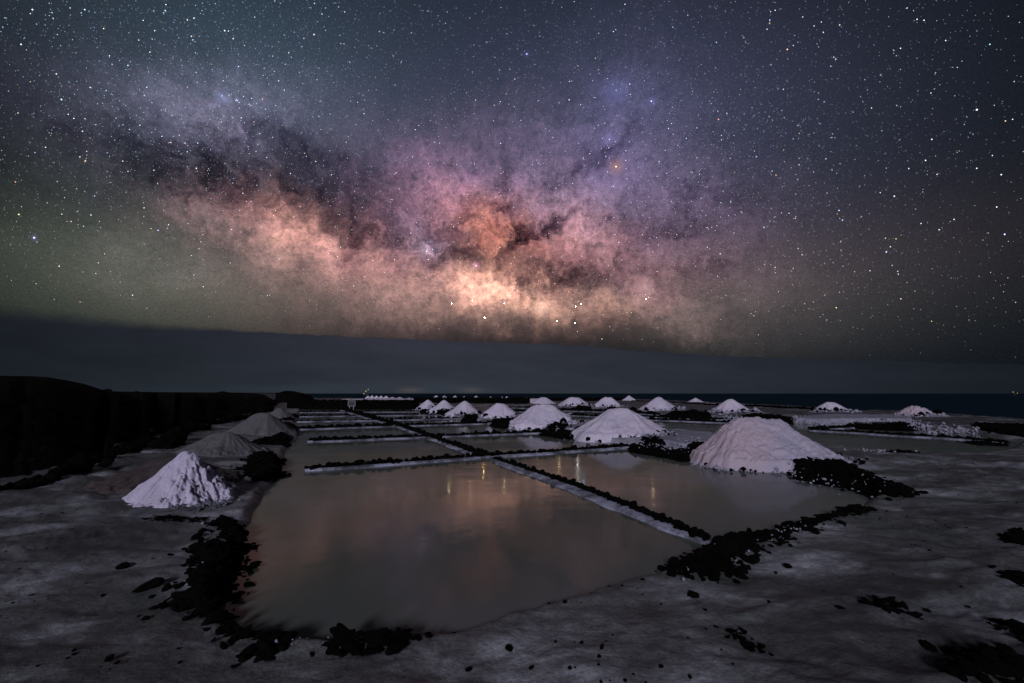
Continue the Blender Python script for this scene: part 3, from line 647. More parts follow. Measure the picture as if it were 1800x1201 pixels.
# ------------------------------------------------------------------ loose rocks on the crust
loose = [(216,999,24,'oval black rock lying alone on the crust left of the widest bank'), (181,1049,9,'small black rock below and left of the oval one'),
         (301,1034,8,'small round black stone just left of the widest bank'), (255,1088,12,'black rock under the left tip of the widest bank'),
         (190,1168,18,'flat black rock near the bottom left'), (204,1175,10,'small black stone touching the flat rock near the bottom left'),
         (129,1155,9,'tiny dark stone farthest left at the bottom'), (411,1170,13,'black rock below the near left corner of the big pan'),
         (895,1141,15,'angular black rock in the bottom middle of the crust'), (933,1173,12,'black rock at the bottom, right of the angular one'),
         (824,1178,14,'flat black rock at the bottom, left of the angular one'), (1002,1181,9,'round black stone at the bottom, right of the middle'),
         (1022,1133,9,'small black stone above the round one at the bottom'), (1058,1147,12,'dull dark stone half sunk in the crust, right of the middle'),
         (993,1060,10,'small black stone by the near shore of the big pan'), (1130,1023,9,'black stone left of the long black bank'),
         (1219,1051,20,'slanting black rock below the long black bank'), (1386,998,19,'wedge-shaped black rock right of the long black bank'),
         (1313,997,14,'black stone close to the right end of the stone spill'), (1478,1083,13,'black rock on the crust in the right foreground'),
         (1240,1080,9,'small black stone below the slanting rock'), (1353,1068,9,'thin upright dark stone in the right foreground'),
         (1563,880,14,'flat black stone beyond the tip of the front pans'), (755,1119,16,'flat black stone at the near shore, right of the bank'),
         (798,1098,12,'small dark stone on the pan edge left of the white patch'), (1071,1028,8,'tiny stone where the near shore bends up'),
         (1746,1010,12,'dark stone near the right edge, above the others'), (1630,1082,14,'dark stone far right among grey streaks'),
         (1430,936,9,'lone dark stone under the pointed end of the bank'), (298,908,7,'small dark stone in front of the bright lumpy heap')]
for i, (x, y, wpx, lb) in enumerate(loose):
    g = G(x, y, .08); D = g[1]; s = wpx/FPX*D*.52; r = np.random.default_rng(900+i)
    o = put_stone(None, g[0], g[1], gh(*g)+s*.15, s, r, 'loose_rock'); o.scale[2] *= .8
    tag(o, lb, 'rock', 'loose rocks on the salt crust')
# pebbles nobody could count
q = rng.uniform([-9, 2.3], [10, 12], (9000, 2)); k = polydist(q[:, 0], q[:, 1], K1w); q = q[k < -0.02]; k = k[k < -0.02]
clump = fbm(q[:, 0]*1.1, q[:, 1]*1.1, 3, 60) > 0.06; q = q[clump | (rng.random(len(q)) < .06)]
zz = ground_h(q[:, 0], q[:, 1]); sz = 0.0065*np.minimum(rng.lognormal(0, .6, len(q)), 2.6)
tag(many('pebbles', np.stack([q[:, 0], q[:, 1], zz], -1), sz, M_ROCK, 3), 'scattered black pebbles on the salt crust', kind='stuff')

# ------------------------------------------------------------------ salt heaps
def heap(h, i):
    cx, cy = h['c']; H, Rr = h['H'], h['R']; g0 = gh(cx, cy); n = h['n']
    g0 = max(min(g0, 0.35), 0.0)
    ex = 1.55*Rr; xs = np.linspace(-ex-h['rl'], ex+h['rr'], n); ys = np.linspace(-ex, ex, n)
    X, Y = np.meshgrid(xs, ys); sd = 70+i*13
    rx = np.clip(X, -h['rl'], h['rr'])
    dx, dy = X-rx, Y+0.10*Rr*fbm(rx*3/Rr, rx*0+i, 2, sd)
    dd = np.hypot(dx, dy); th_ = np.arctan2(dy, dx)
    Rm = Rr*(1+0.34*fbm(np.cos(th_)*1.5+5, np.sin(th_)*1.5+i, 3, sd+1)+0.07*fbm(np.cos(th_)*7+5, np.sin(th_)*7+i, 2, sd+12))
    r0 = h['rnd']*Rm; t = (np.sqrt(dd*dd+r0*r0)-r0)/(Rm*(1-0)) 
    t = t*(1+h['rnd']*.6)
    p = np.where(t < .9, np.clip(1-t, 0, 1)**1.13*.926+.0314, .1*np.exp(-(t-.9)/.1)-1.6*np.clip(t-1.0, 0, .5))
    Hh = H-g0
    if i == 0: Hh = Hh*(1-.13*np.clip(X/Rr, -.1, 1))
    crest = 1+(0.22 if i == 0 else .09)*fbm(X*2.6/Rr+3, X*0+i, 3, sd+2)
    z = Hh*p*crest
    gul = fbm(th_*6.5+.5*fbm(t*2, th_*2, 2, sd+5)+i, t*.8, 4, sd+3, .62)
    z += Hh*(.13 if i == 0 else .18)*gul*np.clip(t*(1.25-t)*3, 0, 1)
    z += .09*Rr*fbm(X*3.5/Rr, Y*3.5/Rr, 4, sd+4)*np.clip(p*4, 0, 1)
    if n > 80:
        low = np.clip(1-p*3.0, 0, 1)*np.clip(p*12, 0, 1)            # crumbly foot
        z += .07*low*np.clip(fbm(X*9, Y*9, 3, sd+6)*3, -.3, 1)
    if h['lump']:
        side = sstep(-.05*Rr, .25*Rr, X) if i == 16 else 1.0
        z += h['lump']*side*np.clip(p*8, 0, 1)*1.1*(.5 if i == 0 else 1)*np.clip(fbm(X*17, Y*17, 3, sd+7)*4, -1, 1)
        if i == 16: z += .025*np.clip(p*8, 0, 1)*fbm(X*5, Y*7, 4, sd+9)*2
    z -= .03*Hh
    F = grid_faces(n, n); ok = (z > -0.42).ravel(); F = F[ok[F].all(1)]
    used = np.unique(F); remap = np.full(X.size, -1); remap[used] = np.arange(len(used))
    V = np.stack([X.ravel(), Y.ravel(), z.ravel()], -1)[used]
    o = mesh_obj('salt_heap', V, remap[F], h['m']); o.location = (cx, cy, g0)
    tag(o, h['label'], 'salt heap', h['group'])
    return o
for i, h in enumerate(HEAPS): heap(h, i)

M_CRUMB = salt_mat('dirty salt crumbs', (0.36, 0.35, 0.43), (0.22, 0.22, 0.27), 0.5)
# crumbs of salt and dark stones round the feet of the heaps
cw, cwS, cb_, cbS = [], [], [], []
r = np.random.default_rng(41)
for i, h in enumerate(HEAPS):
    if h['c'][1] > 60 or h['m'] in (M_DULL, M_BROWN): continue
    Rr = h['R']; n = int(260 if i == 0 else 160 if i < 3 or i in (13, 14, 15) else 60)
    if i == 16: continue
    a = r.uniform(math.pi*1.02, math.pi*1.98, n); q = Rr*r.normal(1.06, .16, n)
    x = h['c'][0]+np.cos(a)*q+np.where(np.cos(a) > 0, h['rr'], -h['rl'])*np.minimum(1, abs(np.cos(a))*1.5); y = h['c'][1]+np.sin(a)*q
    z = np.maximum(ground_h(x, y), 0); s = np.clip(h['c'][1]*.0032, .02, .12)*r.lognormal(0, .4, n)
    cw += list(np.stack([x, y, z+s*.5], -1)); cwS += list(s)
    nb = n//4; j = r.integers(0, n, nb); cb_ += list(np.stack([x[j]+r.normal(0, .05, nb), y[j]-.04, z[j]+s[j]*.8], -1)); cbS += list(s[j]*.9)
for line, nn, sp, zz0 in [([(1268,731),(1300,737),(1345,742)], 170, 1.6, .22), ([(1395,737.5),(1440,741),(1500,744.5)], 260, 1.7, .2), ([(1500,739),(1600,743)], 120, 1.4, .22),
                          ([(1592,745),(1640,753),(1722,757)], 300, 2.4, .2), ([(1395,836),(1460,842),(1520,850),(1560,862)], 110, 8, .12), ([(1120,778),(1180,784),(1240,785)], 170, 4, .25),
                          ([(950,752),(1010,756)], 70, 3, .22), ([(1470,792),(1540,800),(1620,803)], 40, 3, .03), ([(700,1122),(620,1135),(480,1140)], 26, 10, .05), ([(350,1000),(380,960),(400,1080)], 30, 26, .1), ([(1200,1010),(1290,975),(1420,930)], 80, 10, .1)]:
    la = np.array(line, float); tt = r.uniform(0, len(la)-1, nn); px_ = np.interp(tt, range(len(la)), la[:, 0])+r.normal(0, 2, nn); py_ = np.interp(tt, range(len(la)), la[:, 1])+r.normal(0, sp, nn)
    for a_, b_ in zip(px_, py_):
        g_ = G(a_, b_, zz0*.6); z_ = max(gh(*g_), 0.0); sc_ = float(np.clip(g_[1]*.0036, .016, .12)*r.lognormal(0, .4)); cw.append((g_[0], g_[1], z_+zz0*r.uniform(.0, 1)*.8)); cwS.append(sc_*.72)
tag(many('salt_crumbs', cw, np.array(cwS)*.75, M_CRUMB, 9), 'loose crumbs of white salt round the feet of the heaps', kind='stuff')
tag(many('dark_gravel', cb_, cbS, M_ROCK, 10), 'small black stones strewn at the feet of the heaps', kind='stuff')
h = HEAPS[16]; n = 260
x = h['c'][0]+h['R']*r.uniform(.35, 1.45, n); y = h['c'][1]-h['R']*(.62+r.normal(0, .22, n)-0.25*(x-h['c'][0]-h['R']))
k = polydist(x, y, K1w) < -.1; x, y = x[k], y[k]
z = ground_h(x, y); s = .017*r.lognormal(0, .4, len(x))
tag(many('salt_crumbs', np.stack([x, y, z+s*.4], -1), s, M_LEDGE, 12), 'bluish salt crumbs spilled right of the bright lumpy heap', kind='stuff')

M_SHELF = salt_mat('trodden salt', (0.34, 0.34, 0.42), (0.24, 0.24, 0.29), 0.7)
def slab(poly, z1, label, name='salt_shelf', m=M_SHELF):
    W = np.array([G(x, y, z1) for x, y in poly]); lo = W.min(0); hi = W.max(0); st = (hi-lo).max()/90
    XX, YY = np.meshgrid(np.arange(lo[0]-.3, hi[0]+.3, st), np.arange(lo[1]-.3, hi[1]+.3, st))
    D = polydist(XX, YY, W)+.12*fbm(XX*2.5, YY*2.5, 3, 90)
    Z = -0.05+(z1+.05)*sstep(-.22, .06, D)+.03*fbm(XX*3, YY*3, 4, 91)
    F = grid_faces(*XX.shape); ok = (D > -.25).ravel(); F = F[ok[F].all(1)]; used = np.unique(F)
    remap = np.full(XX.size, -1); remap[used] = np.arange(len(used)); c = (*W.mean(0), 0)
    o = mesh_obj(name, np.stack([XX.ravel(), YY.ravel(), Z.ravel()], -1)[used]-np.array(c), remap[F], m); o.location = c
    tag(o, label, 'salt shelf', 'flat salt shelves beside the heaps')
slab([(1110,762),(1160,756),(1210,757),(1252,759),(1252,766),(1244,776),(1200,779),(1150,770)], .24, 'flat pale salt shelf jutting right from the tall pointed heap')
slab([(965,745),(1000,738),(1040,738),(1048,744),(1030,752),(1000,752)], .24, 'small flat salt shelf right of the rounded heap')
slab([(1462,727),(1560,729),(1600,731),(1598,736),(1500,735),(1450,736),(1400,734),(1420,730)], .3, 'long salt shelf carrying the smooth heap by the sea')

# ------------------------------------------------------------------ black dry stone walls
def stone_wall(pix, hgt, label, thick=0.5, s=0.16, group='black dry stone walls', seed=1, cap_m=None):
    W = np.array([G(x, y, .05) for x, y in pix]); seg = np.hypot(*np.diff(W, axis=0).T); L = np.concatenate([[0], np.cumsum(seg)])
    n = int(max(6, L[-1]/.6)); t = np.linspace(0, L[-1], n); cx = np.interp(t, L, W[:, 0]); cy = np.interp(t, L, W[:, 1])
    root = empty('stone_wall', (float(cx[0]), float(cy[0]), 0), label, 'wall', group)
    dx, dy = np.gradient(cx), np.gradient(cy); q = np.hypot(dx, dy); nx, ny = -dy/q, dx/q
    hh = hgt*(1+.10*fbm(t*.5, t*0+seed, 3, 95)); rows = []
    for o_, z in ((-.5, -.3), (-.42, .97), (.42, .97), (.5, -.3)): rows.append(np.stack([cx+nx*o_*thick, cy+ny*o_*thick, np.where(z > 0, hh*z, z)], -1))
    mesh_obj('wall_core', np.stack(rows).reshape(-1, 3)-np.array(root.location), grid_faces(4, n), M_ROCK, root, smooth=False)
    r = np.random.default_rng(seed); N = int(min(2600, L[-1]*hgt/(s*s*1.6)))+int(L[-1]/s)
    tt = r.uniform(0, L[-1], N); sgn = np.where(r.random(N) < .75, -1, 1)
    zz = r.uniform(0, 1, N)*np.interp(tt, t, hh); topm = r.random(N) < .2; zz = np.where(topm, np.interp(tt, t, hh), zz)
    # face the camera side
    sdir = np.sign(np.interp(tt, t, nx)*(-np.interp(tt, t, cx))+np.interp(tt, t, ny)*(-np.interp(tt, t, cy)))
    off = np.where(topm, r.uniform(-.4, .4, N)*thick, .47*thick*sdir)
    x = np.interp(tt, t, cx)+np.interp(tt, t, nx)*off; y = np.interp(tt, t, cy)+np.interp(tt, t, ny)*off
    tag(many('wall_stones', np.stack([x, y, zz], -1), s*.55*r.lognormal(0, .3, N), M_ROCK, 20+seed, parent=root), kind='stuff')
    return root
stone_wall([(508,718.6),(620,719.2),(736,719)], .92, 'long black stone wall closing the far end of the pans', seed=2, thick=.8)
stone_wall([(800,709.8),(860,710.8),(930,711.6)], 1.0, 'black stone wall behind the middle of the front row of heaps', seed=3, thick=.8)
stone_wall([(730,709),(800,710)], 1.0, 'short black stone wall seen between the two farthest heaps of the row', seed=9, thick=.8)
stone_wall([(940,706),(1040,706),(1110,705.6)], .75, 'black stone wall along the far shore behind the round-topped heaps', seed=4, s=.25, thick=.8)
stone_wall([(1112,706.5),(1180,709),(1245,713)], .32, 'low black wall along the shore left of the peaked heap', seed=5, s=.16)
stone_wall([(1240,713.5),(1330,716.5),(1390,720),(1436,722.6)], .34, 'low black wall along the shore right of the peaked heap', seed=6, s=.14)
stone_wall([(1000,720),(1040,721)], .15, 'very low black wall behind the tall pointed heap', seed=7, s=.12)
# narrow white strip of salt beyond the walls
def strip(pix, w_, z, label):
    W = np.array([G(x, y, z) for x, y in pix]); n = 60; L = np.linspace(0, 1, len(W)); t = np.linspace(0, 1, n)
    cx = np.interp(t, L, W[:, 0]); cy = np.interp(t, L, W[:, 1]); rows = []
    for o_, k in ((0, -.3), (.15, 1), (.85, 1), (1, -.3)): rows.append(np.stack([cx, cy+o_*w_, z*k+.08*fbm(t*40, t*0+o_, 3, 97)*(k > 0)], -1))
    o = mesh_obj('salt_ridge', np.stack(rows).reshape(-1, 3)-np.array([cx[0], cy[0], 0]), grid_faces(4, n), M_SALT_NEAR); o.location = (cx[0], cy[0], 0)
    tag(o, label, 'salt ridge', 'low salt ridges near the shore')
strip([(600,701.4),(660,701.4),(740,701.2)], 4, .35, 'thin white ridge of salt behind the black wall, under the cluster of tiny heaps')
strip([(735,700.8),(840,700.8),(950,701.2)], 4, .75, 'thin white ridge of salt under the spaced far row of tiny heaps')
strip([(1090,704),(1240,708.5),(1330,712),(1435,717)], 1.2, .22, 'thin pale ridge of salt on the shore at the edge of the sea')

# ------------------------------------------------------------------ black lava hill on the left
front = [(-1500,1500),(-500,1010),(-200,920),(0,868),(50,858),(83,853),(110,842),(140,834),(185,825),(170,812),(200,800),(243,795),(300,789),(312,786),(270,782),(268,768),(313,768),(334,760),(363,757),(372,748),(413,740),(447,735),(474,722),(478,712),(486,706)]
fa, fr_ = [], []
for x, y in front:
    g = G(x, y, .1); fa.append(math.atan2(g[0], g[1])); fr_.append(math.hypot(*g))
o_ = np.argsort(fa); fa = np.array(fa)[o_]; fr_ = np.array(fr_)[o_]
sil = [(-1500,640),(-500,640),(0,660.5),(50,661),(85,663),(120,669),(145,674),(170,682),(182,686),(186,683.5),(195,684),(198,688),(235,688.5),(240,687),(246,689),(300,689.5),(378,690),(392,687.5),(402,690),(440,690.5),(465,694),(478,702),(490,705)]
sa = np.array([azel(x, y)[0] for x, y in sil]); se = np.array([azel(x, y)[1] for x, y in sil])
az = np.radians(np.arange(-88, math.degrees(fa[-1]), .14)); T = np.concatenate([np.linspace(0, 1, 90), [1.15, 1.4, 2, 3]])
TA, TT = np.meshgrid(az, T)
rb = np.interp(TA, fa, fr_)*(1+.03*fbm(TA*60, TA*0+1, 4, 101)); rc = rb+np.clip(rb*.9, 8, 45)
RRr = rb+(rc-rb)*TT; hc = CAM_H+rc*np.tan(np.radians(np.interp(np.degrees(TA), sa, se)))
X = RRr*np.sin(TA); Y = RRr*np.cos(TA)
e = .35*np.clip(TT, 0, 1)**.8+.65*sstep(0, 1, TT)
rough = (fbm(X*.7, Y*.7, 5, 102, .6)*.9+fbm(X*3, Y*3, 3, 103)*.22)*np.clip(TT*8, 0, 1)*np.where(TT < .93, np.clip((1-TT)*2, 0, 1), .03)
Z = -.12+(hc+.12)*np.where(TT <= 1, e, 1)+rough*np.minimum(1, hc)*.6
Z = np.where(TT > 1, hc-(TT-1)*2.5, Z)
Z = np.minimum(Z, CAM_H+(hc-CAM_H)/rc*RRr+.0)
tag(mesh_obj('lava_hill', np.stack([X, Y, Z], -1).reshape(-1, 3), grid_faces(len(T), len(az)), M_ROCK, smooth=False), 'pitch black lava slope left of the salt works', kind='structure')
# rocks broken off along its foot
n = 900; a = r.uniform(fa[2], fa[-1], n); rr_ = np.interp(a, fa, fr_)*(1+.012*r.normal(size=n)); s = rr_*.0045*r.lognormal(0, .5, n)
x, y = rr_*np.sin(a), rr_*np.cos(a); z = ground_h(x, y)+s*.3
tag(many('lava_rubble', np.stack([x, y, z], -1), s, M_ROCK, 30), 'black rubble along the foot of the lava slope', kind='stuff')

# dark building block and outcrop on the horizon, left of the far wall
M_HUT = plain('dark render', (.006, .006, .007)); M_PALE = plain('pale door frame', (.12, .12, .13))
def box(x0, x1, y0, y1, z0, z1, top=None):
    V = [(x0,y0,z0),(x1,y0,z0),(x1,y1,z0),(x0,y1,z0),(x0,y0,z1),(x1,y0,z1),(x1,y1,z1),(x0,y1,z1)]
    return V, [[0,3,2,1],[4,5,6,7],[0,1,5,4],[1,2,6,5],[2,3,7,6],[3,0,4,7]]
gH = G(464, 706, 0); D = 78.0; xc = ray(464, 703); cx = D*xc[0]/xc[1]
root = empty('storage_hut', (cx, D, 0), 'flat-roofed dark hut on the skyline at the end of the lava slope', 'hut')
wpx = D/FPX
V, F = box(-20*wpx, 20*wpx, 0, 4, -.3, 1.62); mesh_obj('wall', V, F, M_HUT, root, smooth=False)
V, F = box(-21*wpx, 21*wpx, -.15, 4.15, 1.62, 1.72); mesh_obj('roof', V, F, M_HUT, root, smooth=False)
V, F = box(-15*wpx, -8*wpx, -.04, 0.02, .4, 1.55); mesh_obj('door', V, F, M_PALE if False else plain('grey door', (.02, .022, .03)), root, smooth=False)
D2 = 74.0; xc = ray(518, 703); cx = D2*xc[0]/xc[1]; wpx = D2/FPX
V0, F0 = ICO2; import bmesh
bm = bmesh.new(); bmesh.ops.create_icosphere(bm, subdivisions=4, radius=1.0); V = np.array([v.co[:] for v in bm.verts]); F = np.array([[v.index for v in f.verts] for f in bm.faces]); bm.free()
V = np.sign(V)*np.abs(V)**.45; V[:, 0] *= 30*wpx; V[:, 1] *= 2.2
topz = np.interp(V[:, 0]/wpx, [-30, -26, -10, 20, 30], [1.9, 2.2, 2.05, 1.55, .9])
V[:, 2] = np.where(V[:, 2] > 0, V[:, 2]*topz, V[:, 2]*.4); V[:, 0] += .25*V[:, 2]*np.clip(-V[:, 0], 0, 1)
V += .12*np.stack([fbm(V[:, 0]*1.5+7, V[:, 2]*1.5, 3, 110+k) for k in range(3)], -1)
o = mesh_obj('lava_outcrop', V, F, M_ROCK, smooth=True); o.location = (cx, D2, -.1); tag(o, 'big black outcrop sloping down to the right on the skyline, beside the dark hut', 'outcrop')
# information board standing before the far wall
g = G(618, 719.5, 0)*.965; root = empty('information_sign', (g[0], g[1], 0), 'small framed information board standing before the long black wall', 'sign')
M_FR = plain('weathered pale wood', (.26, .26, .28)); M_BD = plain('faded board', (.04, .04, .045))
wpx = g[1]/FPX; hw, z0, z1 = 5.6*wpx, .38, .84
V, F = box(-hw, hw, -.02, .02, z0, z1); mesh_obj('board', V, F, M_BD, root, smooth=False)
for a_ in ((-hw-.05, -hw, -.035, .035, z0-.05, z1+.05), (hw, hw+.05, -.035, .035, z0-.05, z1+.05), (-hw, hw, -.033, .033, z1, z1+.05), (-hw, hw, -.033, .033, z0-.05, z0)):
    V, F = box(*a_); mesh_obj('frame', V, F, M_FR, root, smooth=False)
for x0 in (-hw*.7, hw*.5):
    V, F = box(x0, x0+.06, -.03, .03, -.1, z0-.05); mesh_obj('post', V, F, M_FR, root, smooth=False)

# ------------------------------------------------------------------ lights out at sea: small boats
def emis(name, c, e, mis=True):
    m = bpy.data.materials.new(name); m.use_nodes = True; s = NT(m.node_tree)
    k = s.n('ShaderNodeEmission'); k.inputs[0].default_value = (*c, 1); k.inputs[1].default_value = e
    s.nt.links.new(k.outputs[0], s.n('ShaderNodeOutputMaterial').inputs[0])
    m.cycles.emission_sampling = 'FRONT' if mis else 'NONE'
    return m
M_HULL = plain('dark hull', (.03, .03, .035)); M_LAMP = emis('boat lamp', (1, .8, .3), .8, False)
def boat(px, py, D, L, lamps, label):
    d_ = ray(px, py); x = D*d_[0]/d_[1]
    root = empty('fishing_boat', (x, D, -5.0), label, 'boat', 'boats with lights far out at sea')
    k = np.array([-1, -.8, -.3, .4, .85, 1]); b = np.array([.55, .8, 1, .95, .5, .03]); rows = []
    for yy, zz in ((0, -.05), (.6, 0), (1, .16)): 
        rows.append([(k[i]*L/2, b[i]*yy*L*.14, zz*L) for i in range(6)])
    R2 = rows+[[(p[0], -p[1], p[2]) for p in q_] for q_ in rows[:0:-1]]
    V = np.array(R2).reshape(-1, 3); mesh_obj('hull', V, grid_faces(5, 6), M_HULL, root, smooth=False)
    V, F = box(-L*.25, L*.05, -L*.08, L*.08, .1*L, .32*L); mesh_obj('cabin', V, F, M_HULL, root, smooth=False)
    V, F = box(-L*.11, -L*.08, -.15, .15, .32*L, .8*L); mesh_obj('mast', V, F, M_HULL, root, smooth=False)
    for (lx, lz, s_) in lamps:
        V, F = ico(2); o = mesh_obj('lamp', V*s_, F, M_LAMP, root); o.location = (lx*L, 0, lz*L)
boat(644, 690, 1500, 16, [(-.1, .85, 1.6), (-.5, .35, 1.3), (.35, 1.2, 1.2)], 'small fishing boat with yellow lamps at sea above the cluster of tiny heaps')
boat(1783, 690, 1700, 14, [(-.3, .8, 1.2), (.8, .5, 1.0)], 'faint lit boat on the horizon at the right edge')

# ------------------------------------------------------------------ stars
RS = 20000.0
def star_mesh(name, dirs, rad, colr, strength=None):
    n = len(dirs); V0, F0 = ICO1; V0 = np.array([[1,0,0],[-1,0,0],[0,1,0],[0,-1,0],[0,0,1],[0,0,-1]], float)
    F0 = np.array([[0,2,4],[2,1,4],[1,3,4],[3,0,4],[2,0,5],[1,2,5],[3,1,5],[0,3,5]])
    V = V0[None]*rad[:, None, None]+dirs[:, None, :]*RS
    F = (F0[None]+np.arange(n)[:, None, None]*6).reshape(-1, 3)
    m = bpy.data.materials.new('starlight'); m.use_nodes = True; s = NT(m.node_tree)
    k = s.n('ShaderNodeEmission'); k.inputs[1].default_value = 1
    s.put(k.inputs[0], s.n('ShaderNodeAttribute', attribute_name='tint').outputs['Color'])
    s.nt.links.new(k.outputs[0], s.n('ShaderNodeOutputMaterial').inputs[0]); m.cycles.emission_sampling = 'NONE'
    o = mesh_obj(name, V.reshape(-1, 3), F, m, smooth=False)
    at = o.data.attributes.new('tint', 'FLOAT_COLOR', 'POINT')
    c = np.repeat(np.hstack([colr, np.ones((n, 1))]), 6, 0).astype(np.float32); at.data.foreach_set('color', c.ravel())
    return o
r = np.random.default_rng(2024)
def dens(px, py):
    g = lambda x, y, sx, sy: np.exp(-((px-x)/sx)**2-((py-y)/sy)**2)
    dn_ = .30-.2*np.clip((px-1250)/500, 0, 1)-.1*np.clip((300-px)/500, 0, 1)+1.1*g(400, 180, 260, 130)+.75*g(1080, 260, 320, 170)+.9*g(900, 430, 420, 120)+.5*g(500, 300, 300, 120)+.35*g(600, 60, 500, 120)+.5*g(1300, 300, 300, 200)
    dn_ *= 1-.8*np.exp(-((py-(560+px*.05))/55)**2); dn_ *= 1-.35*g(150, 500, 300, 80)
    return np.clip(dn_, .06, 2.2)/2.2
PX = r.uniform(-700, 2500, 195000); PY = r.uniform(-500, 640, 195000)
keep = r.random(195000) < dens(PX, PY)*.82; PX, PY = PX[keep], PY[keep]
eln = np.interp(PX, [e_[0] for e_ in edge], [e_[1] for e_ in edge]); k = PY < eln-6-r.exponential(12, len(PX)); PX, PY = PX[k], PY[k]
# open clusters
for (cx_, cy_, n_, s_) in [(748, 438, 60, 12), (836, 468, 16, 5), (392, 172, 30, 9), (1134, 508, 34, 9), (950, 542, 20, 7), (1082, 158, 8, 14), (330, 62, 8, 10), (525, 52, 22, 12), (1200, 250, 50, 60), (380, 228, 50, 22), (926, 520, 20, 20), (1028, 370, 60, 60)]:
    PX = np.append(PX, r.normal(cx_, s_, n_)); PY = np.append(PY, r.normal(cy_, s_*.8, n_))
n = len(PX)
D_ = np.array([ray(a, b) for a, b in zip(PX, PY)])
mag = (1-r.random(n))**(-1/1.55)                       # flux, power law
mag = np.minimum(mag, 60)
rad = .37*np.clip(mag**.28, 1, 2.0)*RS/FPX*.82; L = .36*mag**.55
L = np.clip(L, .3, 2.5)
hue = r.random(n); tealy = np.clip((750-PX)/900, 0, 1)*np.clip((320-PY)/200, 0, 1)
cw_ = np.stack([np.full(n, .86), np.full(n, .93), np.full(n, 1.08)], -1)
cw_ = np.where((hue < .38)[:, None], [.66, .84, 1.25], cw_); cw_ = np.where((hue > .88)[:, None], [1.15, .92, .68], cw_)
cw_ = np.where((hue > .965)[:, None], [1.2, .68, .42], cw_)
cw_ *= 1-tealy[:, None]*np.array([.42, .02, .05])
cw_ *= (1+.15*np.exp(-((PY-470)/90)**2))[:, None]**np.array([2.0, .2, -.8])
lowm = np.clip((PY-480)/120, 0, 1)[:, None]; cw_ *= 1-lowm*np.array([.0, .12, .35])
st_o = star_mesh('stars', D_, rad, cw_*L[:, None])
tag(st_o, 'thousands of stars over the whole night sky', kind='stuff')
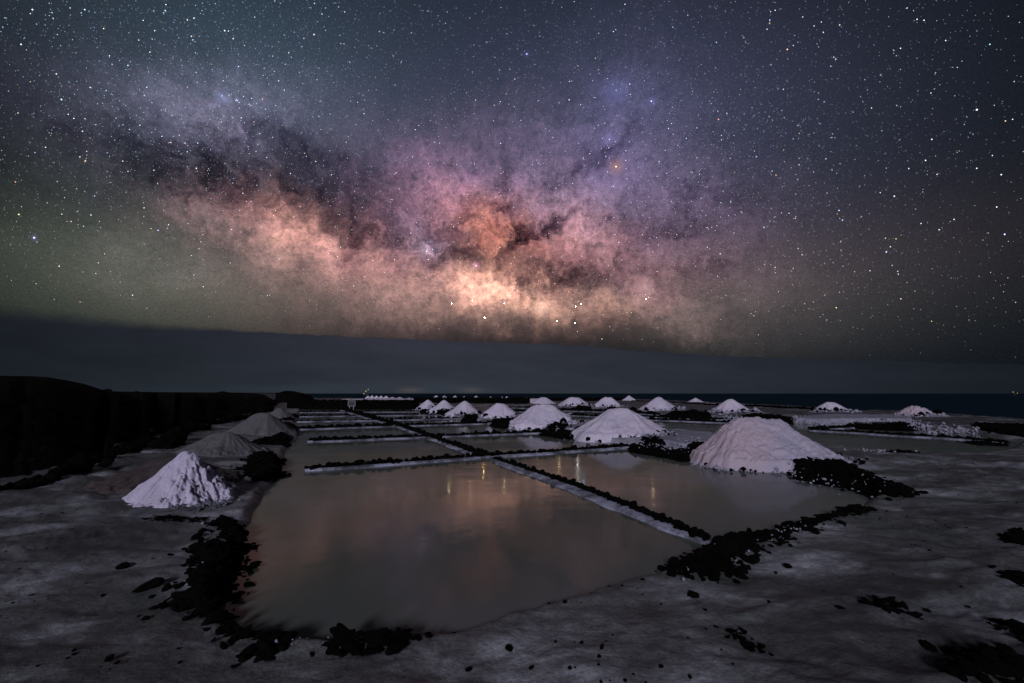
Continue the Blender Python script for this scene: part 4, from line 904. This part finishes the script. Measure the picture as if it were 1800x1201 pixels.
# brightest stars, placed by their direction in the sky
BR = [(60,418,2.5,(.75,.8,1.3)),(33,377,1.7,(1.2,.95,.6)),(104,468,1.5,(1,1,1.1)),(108,175,1.9,(.6,1,1.2)),(99,130,1.4,(.8,1,1.1)),(57,17,1.6,(1,1,1.1)),(37,78,1.5,(1,1,1.1)),(395,54,1.9,(.8,1,1.3)),
      (552,61,1.9,(1.2,.85,.75)),(149,17,1.5,(.8,1,1.1)),(410,68,1.5,(1,1,1.1)),(606,21,1.4,(1,1,1.2)),(926,95,2.1,(.75,.75,1.4)),(1145,178,2.3,(.9,.9,1.4)),(1107,148,1.8,(.7,.75,1.4)),(1108,166,1.3,(1,1,1.2)),(1083,159,1.5,(.7,.75,1.4)),
      (1083,293,3.0,(1.4,1.0,.6)),(1071,245,1.8,(.8,.8,1.3)),(1100,265,1.6,(.8,.8,1.3)),(1100,282,1.5,(.9,.9,1.3)),(1071,278,1.3,(.9,.9,1.3)),(1078,328,1.6,(1,.95,1.2)),(1384,87,1.9,(1.3,.85,.5)),(1263,210,1.7,(1.3,.6,.5)),(1268,238,1.4,(.7,.8,1.3)),
      (1717,193,2.2,(1.2,1,1)),(1638,245,1.7,(.9,.95,1.2)),(1627,282,1.7,(1,1,1.1)),(1760,307,1.7,(.8,.9,1.3)),(1717,296,1.6,(.8,.9,1.3)),(1752,364,1.6,(.9,.95,1.2)),(1766,412,2.0,(.7,.8,1.4)),(1572,345,2.0,(.8,.85,1.3)),(1558,443,2.0,(.8,.85,1.3)),
      (1475,370,1.8,(.7,.8,1.4)),(1481,387,1.8,(.7,.8,1.4)),(1387,375,1.7,(.6,.8,1.4)),(1343,400,1.6,(.7,.8,1.3)),(1410,448,1.6,(.9,.9,1.2)),(1403,437,1.5,(.9,.9,1.2)),(1619,393,1.5,(.8,.9,1.3)),(1651,404,1.6,(.8,.9,1.3)),(1364,308,1.4,(1.3,.8,.5)),
      (1575,420,1.5,(1.3,.8,.4)),(1470,541,1.7,(1.3,.9,.5)),(1578,477,1.4,(1,1,1)),(1088,426,1.8,(1.2,.9,.8)),(1129,413,1.5,(1.3,.8,.4)),(1140,523,1.8,(1.3,.9,.6)),(1015,583,1.3,(1,1,1)),(1058,596,1.6,(1.3,.9,.5)),(730,228,1.5,(1,1,1.1)),(1780,210,1.3,(.8,.9,1.3)),
      (764,250,1.3,(.8,.9,1.3)),(880,252,1.7,(.8,.8,1.4)),(750,442,2.2,(1.1,1,1.2)),(837,467,2.3,(1.3,.95,1.2)),(722,410,1.5,(1,.95,1.1)),(278,405,1.6,(.8,.8,1.3)),(233,519,1.6,(1,1,1)),(345,296,1.7,(1,1,1.1)),(555,284,1.6,(1.2,1,1)),(696,304,1.6,(1.2,.9,.9)),
      (120,201,1.2,(1,1,1)),(80,259,1.3,(.9,1,1.1)),(160,378,1.4,(1.1,1,.9)),(1411,30,1.3,(1,1,1)),(1469,104,1.3,(1,1,1)),(1476,44,1.4,(1,1,.9)),(1583,85,1.4,(1,1,1)),(1612,34,1.4,(1.1,1,.8)),(1740,78,1.3,(.6,1,1.1)),(566,25,1.4,(1,1,1)),(470,520,1.3,(1,1,1)),
      (1225,225,1.4,(.8,.85,1.2)),(1175,226,1.7,(.7,.75,1.4)),(836,176,1.4,(.8,.9,1.2)),(1532,190,1.3,(1,1,1)),(1462,242,1.3,(1,1,1)),(954,540,1.6,(1.3,1.1,.9)),(1016,530,1.4,(1.1,1,.9)),(640,200,1.4,(.9,.95,1.2)),(1352,205,1.2,(1,.9,.8))]
Db = np.array([ray(b[0], b[1]) for b in BR]); rb_ = np.array([b[2] for b in BR])*RS/FPX*.5
cb2 = np.array([np.array(b[3])*1.7 for b in BR])
o = star_mesh('bright_stars', Db, rb_, cb2); tag(o, 'the brightest blue, white and orange stars', kind='stuff')
# low bright stars added to streak the brine, set at the mirrored directions
def mirror_dir(px, py):
    d_ = ray(px, py).copy(); d_[2] = -d_[2]; return d_
ST = [(850,830,(1,.62,.18),1.0),(789,857,(1,.8,.4),.7),(827,862,(1,.5,.2),.45),(886,857,(1,.82,.45),.8),(983,823,(1,.75,.35),.7),(1015,820,(1,.9,.85),1.1),(1017,851,(1,.95,.95),.8),(1026,856,(.45,.7,1),.9),(1148,865,(1,.72,.3),.8)]
SL = ['golden low star streaking the far edge of the big pan, highest of the left three', 'pale gold low star, leftmost of those mirrored in the big pan', 'dim orange low star between two golden ones over the big pan', 'pale gold low star, rightmost of those mirrored in the big pan',
      'amber low star mirrored left of the white streak in the right pan', 'white low star with the tallest streak in the front right pan', 'small white low star mirrored close to the diagonal divider', 'blue low star mirrored beside the diagonal stone divider', 'golden low star mirrored alone in the middle of the right pan']
for (px_, py_, c_, k_), lb_ in zip(ST, SL):
    d_ = mirror_dir(px_, py_); V, F = ico(2); s_ = .4*RS/FPX
    o = mesh_obj('low_star', V*s_, F, emis('low star light', c_, 330*k_, True)); o.location = d_*RS
    tag(o, lb_, 'star', 'bright low stars mirrored in the pans')
